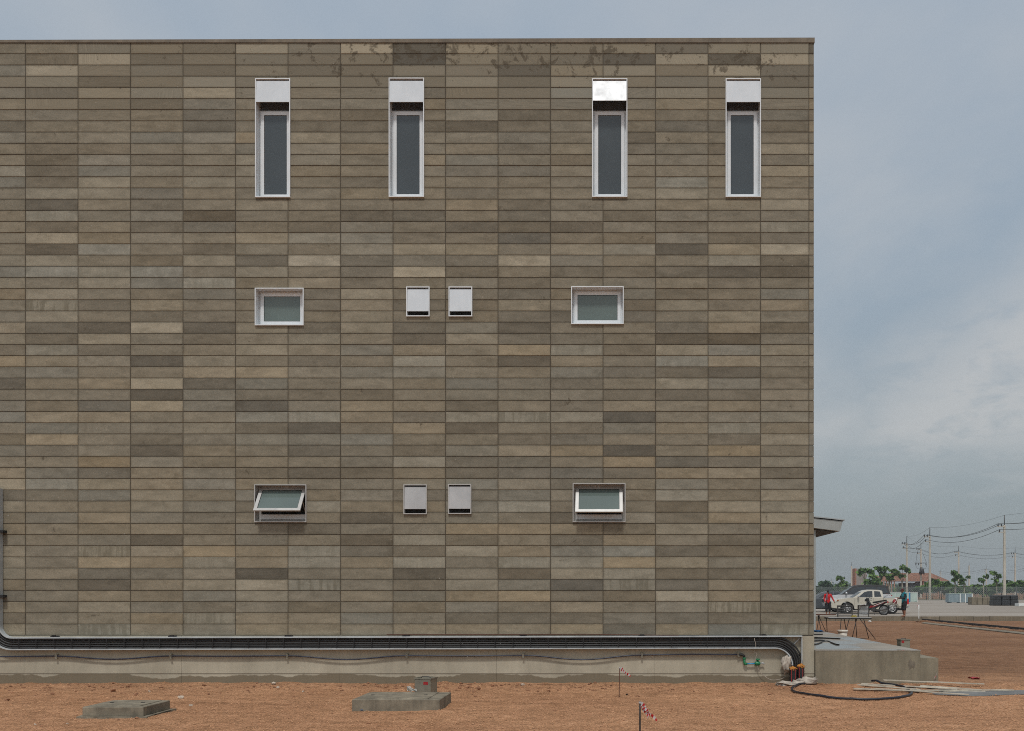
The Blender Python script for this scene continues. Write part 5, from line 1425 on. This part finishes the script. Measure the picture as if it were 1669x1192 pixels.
stack(1546.5, 1585, 967.5, 983.2, 'stack of corrugated blue grey panels with white edges in the yard', 'panel stack', 'panel_stack', b_corr)
def b_glass(t, w, h):
    for k in range(4):
        x = -w / 2 + k * w / 4
        bm = BM(); box(bm, x + .02, x + w / 4 - .02, -.5, .5, 0.06, h); t.add('panels', bm, M_CORRG)
        bm = BM(); box(bm, x + w / 4 - .06, x + w / 4 - .015, -.53, .53, 0.0, h + .01); t.add('edge_strip', bm, M_EDGE)
    bm = BM(); box(bm, -w / 2, w / 2, -.55, .55, h - .06 + .065, h + .06); t.add('cover_sheet', bm, M_EDGE)
    bm = BM(); box(bm, w * .20, w * .24, -.56, -.535, 0.05, h); t.add('blue_strap', bm, M_BLUEP)
stack(1449, 1496, 966, 981.6, 'stack of pale green panels beyond the teal person', 'panel stack', 'panel_stack', b_glass)
def b_block(t, w, h):
    n_ = 4
    for k in range(n_):
        bm = BM(); box(bm, -w / 2 + k * w / n_ + .015, -w / 2 + (k + 1) * w / n_ - .015, -.6, .6, 0, h * (1 - .02 * (k % 2))); bevel(bm, .03); t.add('concrete_block', bm, M_KERB)
stack(1584, 1619, 973.5, 986.0, 'row of bare concrete blocks between the panel and black stacks', 'concrete blocks', 'block_row', b_block)
def b_black(t, w, h):
    for k in range(3):
        x0, x1 = -w / 2 + k * w / 3 + .03, -w / 2 + (k + 1) * w / 3 - .03
        bm = BM(); box(bm, x0, x1, -.6, .6, 0, h * .52); bevel(bm, .08, 2); t.add('crate', bm, M_TARP)
        bm = BM(); box(bm, x0 + .02, x1 - .02, -.56, .56, h * .53, h); bevel(bm, .08, 2); t.add('crate', bm, M_TARP)
stack(1619, 1661, 970.5, 987.5, 'black wrapped crates stacked two high at the yard edge', 'crate stack', 'crate_stack', b_black)
def b_white(t, w, h):
    bm = BM(); box(bm, -w / 2, w / 2, -.5, .5, 0, h); bevel(bm, .02); t.add('slab_block', bm, M_EDGE)
    bm = BM(); box(bm, -w / 2 + .1, w / 2 - .1, -.52, .52, -.0, .04); t.add('base', bm, M_KERB)
stack(1661.5, 1700, 984.2, 988.6, 'low white slab at the right edge beside the black crates', 'slab', 'white_slab', b_white)

# ------------------------------------------------------------------ fence, poles, wires
FEY = 170.0
fe = Thing('chain_link_fence', 'long grey chain link fence on posts beyond the yard', 'fence', (60, FEY, 0))
fx0, fx1, fh = -75.0, 55.0, 2.25
bm = BM(); s = 0.32
k = fx0 - fh
while k < fx1:
    for sg_ in (1, -1):
        xa = k; xb = k + fh
        za, zb = (0.05, fh) if sg_ == 1 else (fh, 0.05)
        ta = max(0, (fx0 - xa) / fh); tb_ = min(1, (fx1 - xa) / fh)
        if tb_ > ta: bar(bm, (xa + fh * ta, 0.02 * sg_, za + (zb - za) * ta), (xa + fh * tb_, 0.02 * sg_, za + (zb - za) * tb_), 0.034, 0.034)
    k += s
fe.add('wire_mesh', bm, M_FENCE)
bm = BM()
for z in (0.08, fh): tube(bm, [(fx0, 0, z), (fx1, 0, z)], 0.03, 6)
fe.add('rails', bm, M_FENCE)
x = fx0
while x <= fx1 + .1:
    bm = BM(); tube(bm, [(x, 0.04, 0), (x, 0.04, fh + 0.12)], 0.06, 8); fe.add('post', bm, M_IRON); x += 2.5 if x > -30 else 3.2

POLES = {}
def pole(key, px, top, label, h=12.5, arms=2, trans=False, side=-1, base_r=0.20, Yo=None):
    Y = Yo or (h - ZC) * F / (CY - top); x = (px - CX) * Y / F
    t = Thing('utility_pole', label, 'utility pole', (x, Y, 0), group='concrete utility poles')
    bm = BM(); v = []
    for z, r in ((-.3, base_r), (h - 1.4, base_r * .62)): v.append([bm.verts.new((a * r, b * r * .8, z)) for a, b in ((-1, -1), (1, -1), (1, 1), (-1, 1))])
    for i in range(4): bm.faces.new((v[0][i], v[0][(i + 1) % 4], v[1][(i + 1) % 4], v[1][i]))
    bm.faces.new(v[0][::-1]); bm.faces.new(v[1]); t.add('shaft', bm, M_POLE)
    bm = BM(); tube(bm, [(0, 0, h - 1.42), (0, 0, h)], 0.07, 8); t.add('top_rod', bm, M_IRON)
    at = [Vector((x, Y, h))]
    if arms:
        for z, ins in ((h - 1.62, (.95, .45)), (h - 2.45, (.75,))):
            bm = BM(); bar(bm, (0, -.12, z), (side * (ins[0] + .12), -.12, z), 0.09, 0.11); ca_ = t.add('crossarm', bm, M_POLE)
            for i in ins:
                bm = BM(); lathe(bm, [(0.05, 0), (0.14, .05), (0.06, .10), (0.14, .17), (0.06, .22), (0.11, .30), (0.04, .34)], (side * i, -.12, z + 0.055), 'Z', 8); t.add('insulator', bm, M_INSUL, ca_)
                at.append(Vector((x + side * i, Y - .12, z + 0.40)))
    if trans:
        z = h - 4.6
        bm = BM(); bar(bm, (-1.3, -.14, z), (1.3, -.14, z), 0.1, 0.12); ca_ = t.add('crossarm', bm, M_IRON)
        for i in (-1.2, -.6, 1.1):
            bm = BM(); lathe(bm, [(0.06, -.5), (0.13, -.42), (0.06, -.3), (0.13, -.2), (0.06, -.06)], (i, -.14, z), 'Z', 8); t.add('insulator', bm, M_INSUL, ca_)
        bm = BM(); lathe(bm, [(0.42, -.55), (0.5, -.5), (0.5, .5), (0.4, .6)], (0, -.62, z - 1.9), 'Z', 14)
        for k in range(10):
            a = 2 * pi * k / 10; bar(bm, (.5 * cos(a), -.62 + .5 * sin(a), z - 2.3), (.62 * cos(a), -.62 + .62 * sin(a), z - 2.3), 0.05, 0.7)
        for i in (-.25, 0, .25): lathe(bm, [(0.05, .6), (0.09, .7), (0.05, .8), (0.09, .9), (0.03, 1.0)], (i, -.62, z - 1.9), 'Z', 8)
        t.add('transformer', bm, M_INSUL)
        bm = BM()
        for s_ in (-1, 1): tube(bm, [(s_ * 1.0, -.2, z + .1), (s_ * 1.25, -.3, z - .6), (s_ * .9, -.4, z - 1.3), (s_ * .3, -.5, z - 1.2)], 0.03, 6)
        tube(bm, [(-.6, -.2, h - 1.3), (-1.0, -.3, h - 2.6), (-1.2, -.2, z + .1)], 0.03, 6); tube(bm, [(.3, -.2, h - 2.2), (1.2, -.2, z + .1)], 0.03, 6)
        t.add('jumper_wires', bm, M_WIRE)
    POLES[key] = at
    return t
pole('Z', 1786, 812, 'concrete pole nearest the camera, outside the right edge', h=12.5)
pole('A', 1637, 840, 'tallest concrete power pole rising behind the black crates')
pole('B', 1515.5, 860, 'second tall concrete power pole, right of the pole with transformer')
pole('C', 1478, 874, 'concrete power pole just above the teal person')
pole('D', 1501, 885, 'concrete power pole carrying a transformer', trans=True)
pole('E', 1562.5, 890, 'concrete power pole above the corrugated panel stack')
pole('F', 1654.5, 893, 'concrete power pole at the right just past the tallest one')
pole('G', 1579.5, 916, 'far pole with side hooks right of the panel stack pole', arms=0, base_r=.3)
pole('H', 1607.5, 923, 'far pole between the round topped young trees', arms=2, base_r=.3)
pole('K', 1533.5, 927, 'faint far pole above the red roof end', arms=1, base_r=.22)
pole('I', 1388, 917, 'dark far pole left of the grey tower', arms=0, base_r=.34)
pole('J', 1355.5, 943, 'small far pole among the left hand trees', h=8.5, arms=2, base_r=.25)
pole('L', 1676, 921, 'far pole outside the right edge of the view', base_r=.3)
pole('M', 1745, 896, 'power pole outside the right edge beyond the crates')
def span(a, b, sag, label, group, r=0.028):
    a, b = Vector(a), Vector(b); bm = BM(); pts = []
    for i in range(15):
        t = i / 14; p = a.lerp(b, t); p.z -= sag * 4 * t * (1 - t); pts.append(p)
    tube(bm, pts, r, 5); single('power_line', bm, M_WIRE, label, 'power line', (a + b) / 2, group)
WL = {'ZA': 'black overhead wire leaving the tallest pole to the right', 'AB': 'black overhead wire between the tallest pole and the second tall pole', 'BC': 'black overhead wire from the second tall pole to the teal person pole',
      'CD': 'thin overhead wire between the teal person pole and the transformer pole', 'DE': 'thin overhead wire from the transformer pole to the panel stack pole', 'EF': 'thin overhead wire behind the tallest pole', 'FM': 'thin overhead wire leaving the right edge past the tallest pole', 'KH': 'faint far wire above the red roof and young trees', 'HL': 'faint far wire running right from the far pole'}
for pr in WL:
    a, b = POLES[pr[0]], POLES[pr[1]]
    sag = {'ZA': .5, 'AB': 1.1, 'BC': 1.0, 'CD': .6, 'DE': 1.0, 'EF': .9, 'FM': .8, 'KH': 1.4, 'HL': 1.2}[pr]
    for i, (p, q_) in enumerate(zip(a, b)):
        span(p, q_, sag * (.5 if i == 0 else 1), WL[pr], 'wires ' + WL[pr].split(' wire ')[1], 0.014 if i == 0 else (0.032 if pr in ('ZA', 'AB', 'BC') else 0.026))
for i, z in enumerate((11.4, 9.8, 8.2)):
    pass

# ------------------------------------------------------------------ buildings far behind
HY = 262.0; hs_ = HY / F
hx = lambda px: (px - CX) * hs_
hz_ = lambda py: ZC + (CY - py) * hs_
ho = Thing('roofed_building', 'unfinished hall with a broad reddish hipped roof and open posts', 'building', (hx(1490), HY, 0), world=True)
e0, e1 = hz_(947.5), hz_(933.5)
bm = BM()
A0, B0, C0, D0 = (hx(1442), HY, e0), (hx(1549), HY, e0), (hx(1549), HY + 11, e0), (hx(1442), HY + 11, e0)
R0, R1 = (hx(1462), HY + 5.5, e1), (hx(1528), HY + 5.5, e1)
va = [bm.verts.new(p) for p in (A0, B0, C0, D0, R0, R1)]
for f in ((0, 1, 5, 4), (1, 2, 5), (2, 3, 4, 5), (3, 0, 4)): bm.faces.new([va[i] for i in f])
bmesh.ops.solidify(bm, geom=list(bm.faces), thickness=0.25)
ho.add('roof', bm, M_ROOF)
for px in (1432.5, 1437, 1441.5, 1446, 1450, 1454, 1458.5, 1478, 1506, 1516, 1530, 1546):
    bm = BM(); box(bm, hx(px) - .12, hx(px) + .12, HY + .4, HY + .64, 0, hz_(940 if px < 1460 else 948)); ho.add('post', bm, M_ROOF)
bm = BM(); bar(bm, (hx(1431), HY + .5, hz_(940)), (hx(1460), HY + .5, hz_(939)), .3, .3); bar(bm, (hx(1431), HY + 6, hz_(941)), (hx(1462), HY + 6, hz_(938)), .3, .3); ho.add('beam', bm, M_ROOF)
bm = BM(); box(bm, hx(1479.5), hx(1505), HY + 2.0, HY + 8, 0, hz_(947.6) - .4); ho.add('wall', bm, M_SHADE)  # dark box standing in for the shaded opening under the roof
bm = BM(); box(bm, hx(1506.5), hx(1509.5), HY + 1.8, HY + 8, 0, hz_(948)); ho.add('brick_pier', bm, M_BRICK)
TWY = 250.0
tw = Thing('tower_block', 'grey rendered tower with raw brick edge behind the trees', 'building', ((1403 - CX) * TWY / F, TWY, 0))
wT = 18 * TWY / F; hT = ZC + (CY - 927) * TWY / F
bm = BM(); box(bm, -wT / 2 + .25, wT / 2 - .12, 0, 3, 0, hT); tw.add('wall', bm, M_TOWER)
bm = BM(); box(bm, -wT / 2, -wT / 2 + .245, -.05, 3, 0, hT + .05); box(bm, wT / 2 - .115, wT / 2, -.05, 3, 0, hT + .02); tw.add('brick_edge', bm, M_BRICK)

# ------------------------------------------------------------------ trees and bushes
def leaves(bm, c, r, n, size, rg, flat=0.75):
    for _ in range(n):
        d = Vector((rg.gauss(0, 1), rg.gauss(0, 1), rg.gauss(0, 1)))
        if d.length < 1e-3: continue
        d = d.normalized() * r * rg.random() ** 0.45; d.z *= flat
        p = Vector(c) + d
        u = Vector((rg.gauss(0, 1), rg.gauss(0, 1), rg.gauss(0, .5))).normalized(); w = u.orthogonal().normalized()
        w.rotate(Matrix.Rotation(rg.uniform(0, 6.3), 3, u)); L = size * rg.uniform(.6, 1.4); B_ = L * .42
        a = [bm.verts.new(q) for q in (p, p + u * L * .5 + w * B_, p + u * L - Vector((0, 0, L * .15)), p + u * L * .5 - w * B_)]
        bm.faces.new(a)
def tree(name, label, cat, px, Y, base_h, blobs, dens, size, leaf, seed, group=None, tr=0.16, kind='tree'):
    rg = random.Random(seed); s = Y / F; x = (px - CX) * s
    t = Thing(name, label, cat, (x, Y, 0), group=group)
    bl = [((bx - px) * s, rg.uniform(-.5, .5) * br * s, ZC + (CY - by) * s, br * s) for bx, by, br in blobs]
    zc = min(b[2] - b[3] * .6 for b in bl); fork = max(0.4, zc * .75)
    bm = BM(); lean = rg.uniform(-.15, .15)
    tube(bm, [(0, 0, -.1), (lean * .4, 0, fork * .5), (lean, 0, fork)], [tr, tr * .8, tr * .65], 7)
    for bx, by, bz, br in bl:
        m_ = Vector((lean + bx * .45, by * .5, fork + (bz - fork) * .55))
        tube(bm, [(lean, 0, fork - .05), m_, (bx, by, bz + br * .2)], [tr * .5, tr * .36, tr * .15], 6)
        for k in range(4):
            a = rg.uniform(0, 6.28); tube(bm, [m_.lerp(Vector((bx, by, bz)), .6), (bx + cos(a) * br * .8, by + sin(a) * br * .8, bz + rg.uniform(-.3, .5) * br)], [tr * .2, tr * .07], 5)
    t.add('trunk', bm, M_BARK)
    bm = BM()
    for bx, by, bz, br in bl:
        for k in range(8):
            d = Vector((rg.gauss(0, 1), rg.gauss(0, 1), rg.gauss(0, .7))).normalized() * br * rg.uniform(.35, .85)
            leaves(bm, Vector((bx, by, bz)) + Vector((d.x * 1.25, d.y, d.z * .95)), br * rg.uniform(.3, .58), int(dens * br), size * rg.uniform(.7, 1.15), rg, 0.75)
    t.add('crown', bm, leaf)
    return t
TR = [
 ('young tree with flat topped crown in front of the grey tower', 1411, 190, [(1407, 929, 7), (1416, 932, 6), (1402, 934, 4)]),
 ('leafy young tree low beside the grey tower', 1422, 186, [(1415, 950, 7), (1426, 946, 6), (1421, 940, 5), (1431, 952, 5), (1419, 958, 6)]),
 ('young tree with spreading crown left of the open posts', 1436, 192, [(1430, 926, 5), (1440, 928, 6), (1436, 935, 5)]),
 ('young tree in front of the open posts of the red roof', 1450, 188, [(1446, 938, 5), (1455, 931, 5), (1450, 943, 4.5)]),
 ('young tree before the left end of the red roof', 1471, 189, [(1463, 934, 4.5), (1472, 926, 5), (1481, 930, 4), (1470, 939, 4)]),
 ('round topped young tree left of the panel stack pole', 1557, 191, [(1553, 935, 4.5), (1561, 939, 4.5), (1556, 945, 3.5)]),
 ('small sparse tree right of the panel stack pole', 1571, 190, [(1569, 946, 4), (1577, 941, 2.5), (1567, 951, 3.5)]),
 ('small slender tree beside the far hooked pole', 1603, 192, [(1600, 945, 3.2), (1607, 940, 3.2)]),
 ('young tree just left of the tallest pole', 1625, 190, [(1620, 934, 3.6), (1628, 938, 4.2), (1624, 945, 3.5)]),
 ('tall narrow tree between the left trees and the grey tower', 1371, 215, [(1369, 942, 5), (1374, 952, 6), (1365, 957, 5), (1378, 957, 4)])]
for i, (lb, px, Y, bl) in enumerate(TR): tree('young_tree', lb, 'tree', px, Y, 0, bl, 26, 0.5, M_LEAF, 40 + i, tr=.14)
tree('broad_tree', 'broad dark tree at the far left above the saloon car', 'tree', 1342, 235, 0, [(1336, 962, 9), (1347, 957, 8), (1342, 951, 6), (1350, 965, 7)], 55, 0.75, M_LEAF2, 71, tr=.25)
tree('broad_tree', 'small dark tree right of the broad left hand tree', 'tree', 1357, 240, 0, [(1355, 962, 5), (1361, 964, 5)], 55, 0.7, M_LEAF2, 72, tr=.2)
BU = [(1510, 955, 7), (1520, 948, 9), (1531, 951, 9), (1545, 955, 8), (1558, 958, 7), (1575, 957.5, 8), (1590, 956, 7), (1603, 959, 6), (1613, 957, 7), (1624, 954, 8), (1640, 951, 9), (1651, 952, 8), (1661, 949, 7), (1668, 954, 8), (1466, 961, 5), (1497, 959, 5), (1680, 950, 9), (1696, 952, 9)]
for i, (px, py, r) in enumerate(BU):
    tree('bush', 'leafy green bush in the row behind the chain link fence', 'bush', px, 196 + (i * 37 % 7), 0, [(px, py + 1, r * .8), (px - r * .6, py + r * .5, r * .7), (px + r * .6, py + r * .45, r * .7), (px, py + r * .9, r * .8)], 38, 0.6, M_BUSH, 90 + i, 'bushes behind the fence', tr=.08)
# far tree line on the horizon
bm = BM(); rg = random.Random(77)
for i in range(900):
    Y = rg.uniform(560, 900); x = rg.uniform(-.35, .70) * Y
    h = rg.uniform(2.5, 7) if x / Y < .30 else rg.uniform(2, 5)
    for k in range(7): leaves(bm, (x + rg.gauss(0, 3), Y, h * rg.uniform(.2, .8)), h * .45, 9, 1.8, rg)
structure('distant_trees', bm, M_LEAF2, 'stuff')

# ------------------------------------------------------------------ hazy air
bm = BM(); box(bm, -500, 1100, -60, 1150, -1.0, 30)
hm = bpy.data.materials.new('haze_air'); hm.use_nodes = True; ht_ = hm.node_tree; ht_.nodes.clear()
ho_ = ht_.nodes.new('ShaderNodeOutputMaterial'); pv = ht_.nodes.new('ShaderNodeVolumePrincipled')
pv.inputs['Color'].default_value = (0.86, 0.92, 0.96, 1); pv.inputs['Density'].default_value = 0.00045; pv.inputs['Anisotropy'].default_value = 0.2
ht_.links.new(pv.outputs[0], ho_.inputs['Volume'])
structure('haze', bm, hm, 'stuff')
